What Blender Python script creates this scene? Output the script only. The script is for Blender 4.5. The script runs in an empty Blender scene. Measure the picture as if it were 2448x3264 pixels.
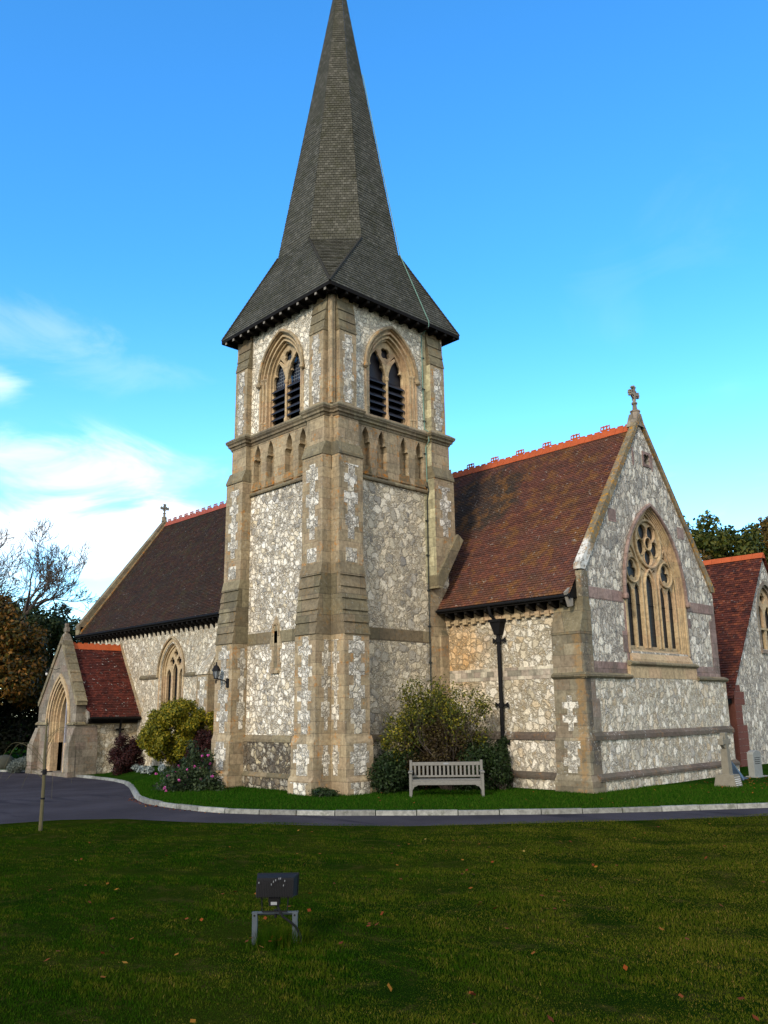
import bpy, bmesh, math, random
import numpy as np
from mathutils import Vector, Matrix
rad = math.radians
sc = bpy.context.scene
COL = sc.collection

# ------------------------------------------------------------------ camera
CAM = Vector((18.600, -15.685, 2.210))
YAW, PITCH, ROLL, FPX = rad(46.195), rad(13.250), rad(-0.780), 2689.5
_f = Vector((-math.sin(YAW), math.cos(YAW), 0)); _r = Vector((math.cos(YAW), math.sin(YAW), 0)); _u = Vector((0, 0, 1))
FW = _f*math.cos(PITCH) + _u*math.sin(PITCH); _U = -_f*math.sin(PITCH) + _u*math.cos(PITCH)
RT = _r*math.cos(ROLL) + _U*math.sin(ROLL); UP = -_r*math.sin(ROLL) + _U*math.cos(ROLL)
cd = bpy.data.cameras.new('camera'); cam = bpy.data.objects.new('camera', cd); COL.objects.link(cam)
cd.sensor_fit = 'HORIZONTAL'; cd.sensor_width = 36.0; cd.lens = 36.0*FPX/2448.0
cd.clip_start = 0.1; cd.clip_end = 4000
M = Matrix.Identity(4)
for i in range(3):
    M[i][0] = RT[i]; M[i][1] = UP[i]; M[i][2] = -FW[i]; M[i][3] = CAM[i]
cam.matrix_world = M
sc.camera = cam
FH = Vector((_f.x, _f.y, 0)); RH = Vector((_r.x, _r.y, 0))

# ------------------------------------------------------------------ node helper
class NT:
    def __init__(s, tree): s.t = tree
    def n(s, typ, ins=None, **kw):
        nd = s.t.nodes.new('ShaderNode'+typ)
        for k, v in kw.items(): setattr(nd, k, v)
        if ins:
            for k, v in ins.items():
                sk = nd.inputs[k]
                if isinstance(v, bpy.types.NodeSocket): s.t.links.new(v, sk)
                elif isinstance(v, bpy.types.Node): s.t.links.new(v.outputs[0], sk)
                else: sk.default_value = v
        return nd
    def math(s, op, a, b=0.0, clamp=False):
        return s.n('Math', {0: a, 1: b}, operation=op, use_clamp=clamp).outputs[0]
    def ramp(s, fac, stops, interp='LINEAR'):
        nd = s.n('ValToRGB', {0: fac}); cr = nd.color_ramp; cr.interpolation = interp
        while len(cr.elements) < len(stops): cr.elements.new(0.5)
        for e, (p, c) in zip(cr.elements, stops):
            e.position = p; e.color = (c[0], c[1], c[2], 1) if not isinstance(c, (int, float)) else (c, c, c, 1)
        return nd.outputs[0]
    def sstep(s, x, a, b, lo=0.0, hi=1.0):
        return s.n('MapRange', {'Value': x, 'From Min': a, 'From Max': b, 'To Min': lo, 'To Max': hi}, interpolation_type='SMOOTHSTEP').outputs[0]
    def mix(s, fac, a, b, mode='MIX'):
        nd = s.n('Mix', data_type='RGBA', blend_type=mode)
        for sk, v in ((nd.inputs[0], fac), (nd.inputs[6], a), (nd.inputs[7], b)):
            if isinstance(v, bpy.types.NodeSocket): s.t.links.new(v, sk)
            elif isinstance(v, (int, float)): sk.default_value = v
            else: sk.default_value = (v[0], v[1], v[2], 1)
        return nd.outputs[2]
    def noise(s, vec, scale, detail=4, rough=0.55, dist=0.0, out='Fac'):
        return s.n('TexNoise', {'Vector': vec, 'Scale': scale, 'Detail': detail, 'Roughness': rough, 'Distortion': dist}).outputs[out]

# ------------------------------------------------------------------ world + sun
BANKS = [(-.375, .268, .12, .032, .55), (-.30, .262, .10, .03, .25), (-.34, .195, .16, .04, .85), (-.25, .205, .08, .035, .8), (-.38, .40, .09, .03, .15), (-.29, .375, .08, .02, .09), (.32, .50, .05, .05, .025), (.25, .45, .04, .05, .025), (-.42, .345, .03, .02, .45)]
SUN_AZ = Vector((0.36, -1.0, 0)).normalized(); SUN_EL = rad(27)
w = bpy.data.worlds.new('World'); sc.world = w; w.use_nodes = True
w.node_tree.nodes.clear(); t = NT(w.node_tree)
sky = t.n('TexSky', sky_type='NISHITA', sun_disc=False, sun_elevation=SUN_EL,
          sun_rotation=math.atan2(SUN_AZ.x, SUN_AZ.y), altitude=0, air_density=1.0, dust_density=0.35, ozone_density=1.6)
gen = t.n('TexCoord').outputs['Generated']
sep = t.n('SeparateXYZ', {0: gen})
hsv = t.n('HueSaturation', {'Hue': 0.487, 'Saturation': 1.15, 'Value': 1.0, 'Color': sky.outputs[0]}).outputs[0]
hsv = t.mix(1.0, hsv, (0.66, 1.45, 2.15), 'MULTIPLY')
hsv = t.mix(1.0, hsv, t.mix(t.sstep(sep.outputs[2], 0.50, 0.06), (1.0, 1.0, 1.0), (2.35, 1.32, 1.0)), 'MULTIPLY')
def dotd(v): return t.n('VectorMath', {0: gen, 1: tuple(v)}, operation='DOT_PRODUCT').outputs['Value']
zz = t.math('ADD', sep.outputs[2], 0.12)
px = t.math('DIVIDE', sep.outputs[0], zz); py = t.math('DIVIDE', sep.outputs[1], zz)
cv = t.n('CombineXYZ', {0: px, 1: py, 2: 0.0}).outputs[0]
Ld = (FH - RH*0.40).normalized()
n1 = t.noise(t.n('Mapping', {'Vector': cv, 'Rotation': (0, 0, rad(44)), 'Scale': (1.0, 1.7, 1.0)}).outputs[0], 0.75, 8, 0.56, 0.5)
hd = t.n('CombineXYZ', {0: dotd(RH), 1: t.math('MULTIPLY', sep.outputs[2], 2.0), 2: 0.0}).outputs[0]
nb_ = t.noise(hd, 6.0, 10, 0.60, 0.9)
lat = dotd(RH); cl1 = None
for a0, z0, ra, rz, am in BANKS:   # separate cloud banks standing low in the sky
    ea = t.math('DIVIDE', t.math('SUBTRACT', lat, a0), ra); ez = t.math('DIVIDE', t.math('SUBTRACT', sep.outputs[2], z0), rz)
    d2 = t.math('SQRT', t.math('ADD', t.math('MULTIPLY', ea, ea), t.math('MULTIPLY', ez, ez)))
    m_ = t.math('ADD', t.sstep(d2, 1.9, 0.0), t.math('MULTIPLY', t.math('SUBTRACT', nb_, 0.5), 3.4))
    m_ = t.math('MULTIPLY', t.math('MULTIPLY', t.sstep(m_, 0.10, 1.25), t.sstep(d2, 2.1, 0.9)), am)
    m_ = t.math('MULTIPLY', m_, t.math('GREATER_THAN', dotd(FH), 0.0))
    cl1 = m_ if cl1 is None else t.math('MAXIMUM', cl1, m_)
wisp = t.math('MULTIPLY', t.sstep(t.noise(cv, 1.3, 7, 0.62, 1.2), 0.55, 0.95), 0.35)
wisp = t.math('MULTIPLY', wisp, t.sstep(sep.outputs[2], 0.42, 0.15))
back = t.sstep(dotd(-FH), 0.05, 0.55)  # unseen cloud cover behind the camera, added to light the walls neutrally
n2 = t.sstep(t.math('ADD', n1, t.math('MULTIPLY', back, 0.30)), 0.50, 0.70)
cl2 = t.math('MULTIPLY', back, n2)
cm = t.math('MAXIMUM', t.math('MAXIMUM', cl1, cl2), wisp)
bgc = t.mix(cm, hsv, (8.8, 8.8, 8.7))
SKYS = 0.13
bg = t.n('Background', {'Color': bgc, 'Strength': SKYS})
t.n('OutputWorld', {0: bg})
sl = bpy.data.lights.new('sun', 'SUN'); sl.energy = 2.15; sl.angle = rad(9); sl.color = (1.0, 0.90, 0.76)
so = bpy.data.objects.new('sun', sl); COL.objects.link(so)
sd = SUN_AZ*math.cos(SUN_EL) + Vector((0, 0, math.sin(SUN_EL)))
so.rotation_euler = sd.to_track_quat('Z', 'Y').to_euler(); so.location = (0, -30, 40)
vs = sc.view_settings; vs.view_transform = 'Standard'; vs.look = 'None'; vs.exposure = 0.55; vs.gamma = 1.0

# ------------------------------------------------------------------ materials
def mat(name):
    m = bpy.data.materials.new(name); m.use_nodes = True; m.node_tree.nodes.clear(); return m, NT(m.node_tree)
def finish(t, col, rough=0.9, bump=None, bstr=0.5, bdist=0.02, metal=0.0, spec=0.25, transl=0.0):
    ins = {'Base Color': col if isinstance(col, bpy.types.NodeSocket) else (*col, 1), 'Roughness': rough, 'Metallic': metal, 'Specular IOR Level': spec}
    if bump is not None:
        ins['Normal'] = t.n('Bump', {'Height': bump, 'Strength': bstr, 'Distance': bdist}).outputs[0]
    p = t.n('BsdfPrincipled', ins).outputs[0]
    if transl:
        tr = t.n('BsdfTranslucent', {'Color': ins['Base Color']}).outputs[0]
        p = t.n('MixShader', {0: transl, 1: p, 2: tr}).outputs[0]
    t.n('OutputMaterial', {0: p})
def plain(name, col, rough=0.6, metal=0.0, var=0.25, scale=6, spec=0.3, bstr=0.2):
    m, t = mat(name); pos = t.n('NewGeometry').outputs['Position']
    nz = t.noise(pos, scale, 6, 0.6)
    c = t.mix(nz, [max(0, x*(1-var)) for x in col], [min(1, x*(1+var)) for x in col])
    finish(t, c, rough, nz, bstr, 0.01, metal, spec); return m

def flint(name, scale, mortar, stones, grey_amt=0.35, mort_w=0.045, stretch=1.0, dark_amt=0.0, lichen=0.12, seed=0.0, stain=None):
    m, t = mat(name); g = t.n('NewGeometry'); pos = g.outputs['Position']
    mp = t.n('Mapping', {'Vector': pos, 'Location': (seed, seed*1.7, seed*0.6), 'Scale': (scale, scale, scale*stretch)}).outputs[0]
    dn = t.noise(mp, 1.3, 5, 0.62, out='Color')
    dv = t.n('VectorMath', {0: dn, 1: (0.5, 0.5, 0.5)}, operation='SUBTRACT').outputs[0]
    dv = t.n('VectorMath', {0: dv, 'Scale': 1.15}, operation='SCALE').outputs[0]
    v = t.n('VectorMath', {0: mp, 1: dv}, operation='ADD').outputs[0]
    vo = t.n('TexVoronoi', {'Vector': v, 'Scale': 1.0, 'Randomness': 0.95}, feature='F1')
    ve = t.n('TexVoronoi', {'Vector': v, 'Scale': 1.0, 'Randomness': 0.95}, feature='DISTANCE_TO_EDGE').outputs['Distance']
    cs = t.n('SeparateColor', {0: vo.outputs['Color']})
    vf = t.n('TexVoronoi', {'Vector': v, 'Scale': 2.05, 'Randomness': 1.0}, feature='F1')
    vfe = t.n('TexVoronoi', {'Vector': v, 'Scale': 2.05, 'Randomness': 1.0}, feature='DISTANCE_TO_EDGE').outputs['Distance']
    cf = t.n('SeparateColor', {0: vf.outputs['Color']})
    sub = t.math('GREATER_THAN', cs.outputs[2], 0.62)
    def pick(a, b): return t.n('Mix', {0: sub, 2: a, 3: b}, data_type='FLOAT').outputs[0]
    r1 = pick(cs.outputs[0], cf.outputs[0]); r2 = pick(cs.outputs[1], cf.outputs[1])
    ve = pick(ve, t.math('MINIMUM', ve, t.math('MULTIPLY', vfe, 0.6)))
    k = len(stones)
    col = t.ramp(r1, [(i/(k-1)*0.98, c) for i, c in enumerate(stones)])
    fine = t.noise(pos, 26, 5, 0.65)
    col = t.mix(0.8, col, t.mix(t.sstep(fine, 0.25, 0.68), (0.62, 0.59, 0.54), (1.50, 1.48, 1.44)), 'MULTIPLY')
    med = t.noise(pos, 9.0, 4, 0.65)
    col = t.mix(t.math('MULTIPLY', t.sstep(med, 0.52, 0.66), 0.30), col, (0.30, 0.25, 0.165))
    big = t.noise(pos, 1.1, 4, 0.6)
    gm = t.math('MULTIPLY', t.sstep(big, 0.50, 0.66), t.sstep(r2, 0.35, 0.5))
    col = t.mix(t.math('MULTIPLY', gm, grey_amt), col, (0.16, 0.16, 0.155))
    if dark_amt:
        col = t.mix(t.math('MULTIPLY', t.sstep(t.noise(pos, 2.2, 5, 0.7), 0.45, 0.62), dark_amt), col, (0.045, 0.04, 0.035))
    if stain:
        dd = t.n('VectorMath', {0: pos, 1: stain[0]}, operation='DISTANCE').outputs['Value']
        sm = t.sstep(t.math('ADD', dd, t.math('MULTIPLY', t.noise(pos, 2.0, 4), 1.6)), stain[1]+.8, stain[1]*.45+.5)
        col = t.mix(t.math('MULTIPLY', sm, stain[3]), col, t.mix(1.0, col, stain[2], 'MULTIPLY'))
    mort_w *= 0.72
    mw = t.math('ADD', mort_w, t.math('MULTIPLY', t.math('SUBTRACT', t.noise(pos, 5, 3), 0.5), mort_w*1.6))
    em = t.n('MapRange', {'Value': ve, 'From Min': t.math('MULTIPLY', mw, 0.1), 'From Max': t.math('MULTIPLY', mw, 1.35)}).outputs[0]
    mc = t.mix(t.noise(pos, 7, 4), [x*0.35 for x in mortar], [min(1, x*1.6) for x in mortar])
    col = t.mix(em, mc, col)
    li = t.sstep(t.noise(pos, 4.5, 6, 0.72), 0.62, 0.70)
    col = t.mix(t.math('MULTIPLY', li, lichen), col, (0.36, 0.15, 0.03))
    hgt = t.math('ADD', t.math('MULTIPLY', t.sstep(ve, 0.0, 0.16), 1.0), t.math('MULTIPLY', fine, 0.35))
    finish(t, col, 0.85, hgt, 0.9, 0.035, spec=0.2); return m

def ashlar(name, base, joints=0.32, lichen=0.5, dark=0.3, var=0.28, white=0.25, pink=0.3, lich_col=(0.40, 0.17, 0.03), seed=0.0, lcov=0.48, streaks=(), jstr=0.65):
    m, t = mat(name); g = t.n('NewGeometry'); pos = g.outputs['Position']
    mp = t.n('Mapping', {'Vector': pos, 'Location': (seed, seed, seed)}).outputs[0]
    sp = t.n('SeparateXYZ', {0: mp})
    # coursed blocks: every course and run gets its own tone
    zc = t.math('DIVIDE', sp.outputs[2], joints); zi = t.math('FLOOR', zc)
    hx = t.math('ADD', t.math('ADD', sp.outputs[0], sp.outputs[1]), t.math('MULTIPLY', zi, 0.37))
    hc = t.math('DIVIDE', hx, joints*1.55); hi = t.math('FLOOR', hc)
    wn = t.n('TexWhiteNoise', {'Vector': t.n('CombineXYZ', {0: hi, 1: zi, 2: seed}).outputs[0]}, noise_dimensions='3D')
    cs = t.n('SeparateColor', {0: wn.outputs['Color']})
    fine = t.noise(pos, 9, 8, 0.7); big = t.noise(mp, 1.3, 4, 0.6)
    c = t.mix(cs.outputs[0], [x*(1-var) for x in base], [min(1, x*(1+var)) for x in base])
    c = t.mix(t.math('MULTIPLY', t.sstep(cs.outputs[1], 0.55, 0.75), pink), c, (base[0]*1.02, base[1]*0.80, base[2]*0.86))
    c = t.mix(0.75, c, t.mix(t.sstep(fine, 0.25, 0.7), (0.5, 0.49, 0.47), (1.25, 1.25, 1.22)), 'MULTIPLY')
    c = t.mix(t.math('MULTIPLY', t.sstep(big, 0.48, 0.70), dark), c, (0.085, 0.075, 0.055))
    fz = t.math('ABSOLUTE', t.math('SUBTRACT', t.math('FRACT', zc), 0.5)); fx = t.math('ABSOLUTE', t.math('SUBTRACT', t.math('FRACT', hc), 0.5))
    jl = t.math('MAXIMUM', t.sstep(fz, 0.478, 0.492), t.sstep(fx, 0.486, 0.495))
    rv = t.n('Mapping', {'Vector': mp, 'Scale': (5.0, 5.0, 0.35)}).outputs[0]
    c = t.mix(t.math('MULTIPLY', t.math('MULTIPLY', t.sstep(t.noise(rv, 1.0, 5, 0.65), 0.50, 0.66), t.sstep(big, 0.38, 0.58)), 0.42), c, (0.07, 0.065, 0.05))
    c = t.mix(t.math('MULTIPLY', jl, jstr), c, (0.06, 0.05, 0.038))
    lm = t.math('MULTIPLY', t.sstep(t.noise(mp, 1.7, 3, 0.6), lcov, lcov+.14), t.sstep(t.noise(pos, 8, 8, 0.75), 0.50, 0.62))
    c = t.mix(t.math('MULTIPLY', lm, lichen), c, lich_col)
    for (sx_, sy_, r_, z0_, z1_, sc_, sa_) in streaks:
        p2_ = t.n('CombineXYZ', {0: sp.outputs[0], 1: sp.outputs[1], 2: 0.0}).outputs[0]
        dd = t.n('VectorMath', {0: p2_, 1: (sx_+seed, sy_+seed, 0)}, operation='DISTANCE').outputs['Value']
        sm = t.sstep(t.math('ADD', dd, t.math('MULTIPLY', t.math('SUBTRACT', t.noise(pos, 3.5, 6, 0.7), 0.5), r_*2.2)), r_*1.15, r_*.55)
        zm = t.math('MULTIPLY', t.sstep(sp.outputs[2], z0_+seed-.3, z0_+seed+.3), t.sstep(sp.outputs[2], z1_+seed+.3, z1_+seed-.3))
        c = t.mix(t.math('MULTIPLY', t.math('MULTIPLY', sm, zm), t.math('MULTIPLY', t.sstep(fine, 0.36, 0.56), sa_)), c, sc_)
    wm = t.math('MULTIPLY', t.sstep(t.noise(mp, 1.1, 3, 0.6), 0.5, 0.62), t.sstep(t.noise(pos, 14, 6, 0.75), 0.57, 0.63))
    c = t.mix(t.math('MULTIPLY', wm, white), c, (0.5, 0.5, 0.46))
    finish(t, c, 0.9, t.math('SUBTRACT', fine, t.math('MULTIPLY', jl, 0.5)), 0.45, 0.02, spec=0.15); return m

def tiles(name, cols, w, mortar=0.03, dark=0.5, dark_col=(0.03, 0.025, 0.02), spots=0.3, moss=0.0, moss_col=(0.05, 0.05, 0.02), big=0.35, fish=None, gauge=0.1, patch=None):
    m, t = mat(name); uv = t.n('UVMap').outputs[0]; pos = t.n('NewGeometry').outputs['Position']
    su = t.n('SeparateXYZ', {0: uv})
    row = t.math('FLOOR', su.outputs[1])
    xs = t.math('ADD', t.math('DIVIDE', su.outputs[0], w), t.math('MULTIPLY', t.math('MODULO', row, 2.0), 0.5))
    ci = t.math('FLOOR', xs); fx = t.math('FRACT', xs)
    wn = t.n('TexWhiteNoise', {'Vector': t.n('CombineXYZ', {0: ci, 1: row, 2: 3.3}).outputs[0]}, noise_dimensions='3D')
    cs = t.n('SeparateColor', {0: wn.outputs['Color']})
    k = len(cols); c = t.ramp(cs.outputs[0], [(i/(k-1)*0.97, q) for i, q in enumerate(cols)])
    fine = t.noise(pos, 14, 6, 0.7)
    c = t.mix(0.7, c, t.mix(fine, (0.35, 0.34, 0.33), (1.35, 1.33, 1.3)), 'MULTIPLY')
    lg = t.noise(pos, 0.75, 5, 0.62)
    c = t.mix(t.math('MULTIPLY', t.sstep(lg, 0.44, 0.66), dark), c, dark_col)
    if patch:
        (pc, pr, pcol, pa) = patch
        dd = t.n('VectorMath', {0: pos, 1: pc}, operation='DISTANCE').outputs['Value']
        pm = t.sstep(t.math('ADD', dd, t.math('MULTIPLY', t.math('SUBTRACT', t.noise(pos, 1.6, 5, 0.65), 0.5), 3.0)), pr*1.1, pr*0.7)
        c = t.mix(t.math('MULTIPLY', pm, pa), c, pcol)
    if moss:
        c = t.mix(t.math('MULTIPLY', t.sstep(t.noise(pos, 1.9, 6, 0.7), 0.5, 0.62), moss), c, moss_col)
    sp_ = t.math('MULTIPLY', t.sstep(t.noise(pos, 3.0, 5, 0.7), 0.5, 0.6), t.sstep(t.n('TexNoise', {'Vector': pos, 'Scale': 11.0, 'Detail': 3.0}).outputs[0], 0.60, 0.68))
    c = t.mix(t.math('MULTIPLY', sp_, spots), c, (0.38, 0.36, 0.32))
    jm = t.sstep(t.math('ABSOLUTE', t.math('SUBTRACT', fx, 0.5)), 0.5-mortar*2.2, 0.5-mortar*0.5)
    c = t.mix(t.math('MULTIPLY', jm, 0.7), c, (0.012, 0.010, 0.009))
    hh = t.math('ADD', cs.outputs[1], t.math('ADD', fine, t.math('MULTIPLY', jm, -1.5)))
    finish(t, c, 0.8, hh, 0.6, 0.025, spec=0.12); return m

WH = [(0.24, 0.23, 0.21), (0.48, 0.44, 0.36), (0.66, 0.62, 0.53), (0.72, 0.68, 0.60), (0.54, 0.47, 0.34), (0.78, 0.75, 0.68)]
F_BEL = flint('flint_cream', 5.4, (0.10, 0.085, 0.06), [(0.50, 0.46, 0.37), (0.66, 0.61, 0.50), (0.74, 0.70, 0.60), (0.66, 0.60, 0.48)], 0.22, 0.036, lichen=0.05, seed=3)
F_L = flint('flint_white', 6.0, (0.24, 0.19, 0.125), WH, 0.55, 0.055, lichen=0.55, seed=1)
F_R = flint('flint_grey', 4.0, (0.25, 0.205, 0.135), [(0.22, 0.21, 0.19), (0.48, 0.43, 0.32), (0.38, 0.35, 0.29), (0.60, 0.52, 0.38), (0.52, 0.47, 0.37), (0.62, 0.57, 0.46)], 0.6, 0.045, lichen=0.08, seed=7)
F_CH = flint('flint_chancel', 4.6, (0.21, 0.17, 0.11), [(0.32, 0.28, 0.20), (0.56, 0.50, 0.38), (0.60, 0.57, 0.49), (0.46, 0.37, 0.24), (0.66, 0.62, 0.54)], 0.35, 0.045, lichen=0.22, seed=11, stain=((.6, 4.88, 4.0), 1.5, (1.0, 0.74, 0.48), 0.9))
F_G = flint('flint_gable', 5.6, (0.18, 0.155, 0.13), [(0.22, 0.21, 0.19), (0.46, 0.42, 0.35), (0.60, 0.56, 0.47), (0.33, 0.30, 0.26), (0.72, 0.68, 0.60), (0.42, 0.37, 0.30)], 0.55, 0.06, stretch=0.62, lichen=0.05, seed=17)
F_GL = flint('flint_gable_lower', 5.4, (0.26, 0.225, 0.17), [(0.32, 0.30, 0.27), (0.54, 0.49, 0.38), (0.64, 0.60, 0.51), (0.42, 0.34, 0.23), (0.68, 0.64, 0.56)], 0.35, 0.05, stretch=0.75, lichen=0.08, seed=23)
F_DK = flint('flint_dark_plinth', 5.2, (0.07, 0.055, 0.04), [(0.06, 0.055, 0.05), (0.20, 0.16, 0.10), (0.52, 0.48, 0.38), (0.10, 0.09, 0.08), (0.40, 0.34, 0.22)], 0.3, 0.09, dark_amt=0.5, lichen=0.3, seed=29)
F_N = flint('flint_nave', 5.4, (0.24, 0.20, 0.14), [(0.34, 0.30, 0.23), (0.54, 0.49, 0.38), (0.62, 0.58, 0.48), (0.44, 0.36, 0.25)], 0.4, 0.05, stretch=0.8, lichen=0.10, seed=31)
F_P = flint('flint_pale_quoin', 5.0, (0.17, 0.145, 0.11), [(0.30, 0.28, 0.24), (0.56, 0.53, 0.46), (0.66, 0.63, 0.56), (0.48, 0.44, 0.35)], 0.4, 0.05, lichen=0.35, seed=37)
S_BUF = ashlar('buff_limestone', (0.315, 0.250, 0.158), lichen=0.85, white=0.5, var=0.2, pink=0.15, seed=0.3)
S_WTH = ashlar('weathered_limestone', (0.175, 0.148, 0.092), joints=0.6, lichen=0.4, dark=0.5, seed=1.1, lich_col=(0.25, 0.13, 0.03))
S_GRY = ashlar('grey_limestone', (0.205, 0.178, 0.14), lichen=0.2, dark=0.4, pink=0.35, white=0.5, seed=2.2)
S_TRC = ashlar('window_limestone', (0.43, 0.325, 0.195), joints=0.5, lichen=0.15, dark=0.12, var=0.12, white=0.05, seed=3.1, jstr=0.22)
S_PNK = ashlar('pink_band_stone', (0.23, 0.165, 0.145), joints=0.5, lichen=0.12, dark=0.35, white=0.4, seed=4.2)
S_CNR = ashlar('lichened_corner_stone', (0.20, 0.17, 0.115), lichen=0.5, dark=0.45, white=0.9, seed=5.3, lcov=.50, streaks=((5.18, 4.55, .16, .2, 5.4, (0.27, 0.135, 0.03), .5), (5.42, 4.85, .26, .5, 5.6, (0.055, 0.05, 0.045), .8)))
S_COP = ashlar('coping_stone', (0.20, 0.165, 0.105), joints=0.62, lichen=1.0, dark=0.4, white=0.6, lich_col=(0.36, 0.17, 0.012), seed=6.1, lcov=.30, streaks=((5.2, 5.1, .35, 5.8, 7.2, (0.62, 0.62, 0.58), .9),))
S_ORL = ashlar('orange_lichen_stone', (0.20, 0.15, 0.08), lichen=1.0, dark=0.3, white=0.2, seed=10.4, lcov=.22, lich_col=(0.36, 0.13, 0.015))
S_COR = ashlar('cornice_stone', (0.20, 0.17, 0.11), joints=0.9, lichen=0.45, dark=0.6, seed=7.7, lich_col=(0.12, 0.11, 0.03))
S_ALG = ashlar('pale_algae_stone', (0.38, 0.35, 0.225), lichen=0.1, dark=0.25, pink=0, white=0.1, seed=9.9)
S_PLN = ashlar('dark_plinth_stone', (0.115, 0.095, 0.075), joints=0.7, lichen=0.3, dark=0.7, white=1.0, seed=12.3)
S_BRK = ashlar('chequer_stone', (0.40, 0.36, 0.28), joints=0.17, lichen=0.1, dark=0.25, var=0.55, white=0.2, seed=8.4)
T_SP = tiles('oak_shingle', [(0.060, 0.059, 0.046), (0.078, 0.077, 0.060), (0.094, 0.092, 0.074), (0.068, 0.067, 0.053), (0.12, 0.117, 0.096)], 0.13, dark=0.35, dark_col=(0.030, 0.030, 0.018), spots=0.10, moss=0.35, moss_col=(0.034, 0.036, 0.013))
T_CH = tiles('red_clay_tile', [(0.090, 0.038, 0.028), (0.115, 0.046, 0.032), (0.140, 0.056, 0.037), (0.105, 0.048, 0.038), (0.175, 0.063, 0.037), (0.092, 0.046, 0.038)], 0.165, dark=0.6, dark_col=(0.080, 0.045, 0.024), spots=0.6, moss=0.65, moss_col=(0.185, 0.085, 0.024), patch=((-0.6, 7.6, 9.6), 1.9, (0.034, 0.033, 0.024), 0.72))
T_NV = tiles('brown_clay_tile', [(0.026, 0.014, 0.008), (0.038, 0.018, 0.010), (0.050, 0.022, 0.011), (0.034, 0.021, 0.013), (0.062, 0.026, 0.012)], 0.165, dark=0.55, dark_col=(0.024, 0.018, 0.011), spots=0.35, moss=0.35, moss_col=(0.050, 0.046, 0.016))
T_PO = tiles('dark_red_tile', [(0.055, 0.015, 0.012), (0.10, 0.024, 0.017), (0.14, 0.034, 0.022), (0.07, 0.022, 0.018)], 0.165, dark=0.4, dark_col=(0.03, 0.014, 0.012), spots=1.0)
T_AN = tiles('orange_red_tile', [(0.04, 0.015, 0.012), (0.085, 0.024, 0.016), (0.13, 0.036, 0.020), (0.06, 0.020, 0.015), (0.19, 0.055, 0.025)], 0.17, dark=0.5, dark_col=(0.035, 0.014, 0.010), spots=0.3)
M_RDG = plain('orange_ridge_clay', (0.38, 0.075, 0.018), 0.8, var=0.4, scale=4)
M_RDG2 = plain('dark_red_ridge_clay', (0.26, 0.055, 0.028), 0.8, var=0.45, scale=5)
M_BLK = plain('black_painted_iron', (0.007, 0.007, 0.008), 0.75, var=0.4, spec=0.15)
M_TMB = plain('dark_stained_timber', (0.008, 0.007, 0.006), 0.85, var=0.5, spec=0.1)
M_TIP = plain('pale_rafter_end', (0.20, 0.18, 0.15), 0.8, var=0.5)
M_LOUV = plain('louvre_boards', (0.016, 0.015, 0.021), 0.55, var=0.5, spec=0.35)
M_VOID = plain('dark_interior', (0.004, 0.004, 0.005), 0.9, var=0.1)
M_LEAD = plain('weathered_lead', (0.20, 0.21, 0.22), 0.6, var=0.3)
M_COPR = plain('copper_green_strip', (0.13, 0.24, 0.20), 0.6, var=0.4)
M_CABL = plain('black_conductor', (0.02, 0.025, 0.025), 0.6)
M_OAK = plain('silvered_teak', (0.150, 0.144, 0.128), 0.75, var=0.3, scale=16)
M_GALV = plain('galvanised_steel', (0.060, 0.075, 0.090), 0.5, metal=0.3, var=0.3, scale=14)
def kerbmat():
    m, t = mat('concrete_kerb'); g = t.n('NewGeometry'); pos = g.outputs['Position']
    c = t.mix(g.outputs['Random Per Island'], (0.16, 0.16, 0.15), (0.29, 0.29, 0.27)); f = t.noise(pos, 9, 7, 0.7)
    c = t.mix(0.8, c, t.mix(t.sstep(f, 0.3, 0.7), (0.5, 0.5, 0.47), (1.25, 1.25, 1.2)), 'MULTIPLY')
    c = t.mix(t.math('MULTIPLY', t.sstep(t.noise(pos, 2.5, 5, 0.7), 0.55, 0.65), 0.5), c, (0.05, 0.055, 0.03))
    finish(t, c, 0.95, f, 0.5, 0.01, spec=0.1); return m
M_KERB = kerbmat()
M_BARK = plain('bark', (0.060, 0.050, 0.040), 0.95, var=0.5, scale=9, bstr=0.6)
M_TWIG = plain('twig', (0.07, 0.055, 0.045), 0.9, var=0.4)
M_STAK = plain('sapling_bark', (0.075, 0.065, 0.032), 0.85, var=0.35, scale=12)
M_GSTN = plain('grave_stone', (0.17, 0.155, 0.12), 0.9, var=0.35, scale=9, bstr=0.5)
M_BLDR = plain('mossy_boulder', (0.035, 0.037, 0.028), 0.95, var=0.5, scale=6)
M_GST2 = plain('pale_headstone', (0.20, 0.205, 0.19), 0.85, var=0.3, scale=9)
M_SLAT = plain('blue_slate', (0.030, 0.055, 0.095), 0.45, var=0.3)
M_GRM = plain('dried_dropping', (0.16, 0.17, 0.18), 0.9, var=0.3)
M_WHT = plain('white_paint', (0.6, 0.6, 0.58), 0.7, var=0.15)
M_DOOR = plain('grey_blue_door_edge', (0.28, 0.27, 0.30), 0.6, var=0.2)
def leaded(name, base, line, cell, rough=0.15, spec=0.5):
    m, t = mat(name); pos = t.n('NewGeometry').outputs['Position']; s_ = t.n('SeparateXYZ', {0: pos})
    a = t.math('ADD', s_.outputs[0], s_.outputs[1])
    f1 = t.math('ABSOLUTE', t.math('SUBTRACT', t.math('FRACT', t.math('DIVIDE', a, cell)), 0.5))
    f2 = t.math('ABSOLUTE', t.math('SUBTRACT', t.math('FRACT', t.math('DIVIDE', s_.outputs[2], cell*1.15)), 0.5))
    l = t.sstep(t.math('MAXIMUM', f1, f2), 0.42, 0.46)
    c = t.mix(l, base, line)
    finish(t, c, rough, t.noise(pos, 7, 2), 0.15, 0.02, spec=spec); return m
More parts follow.
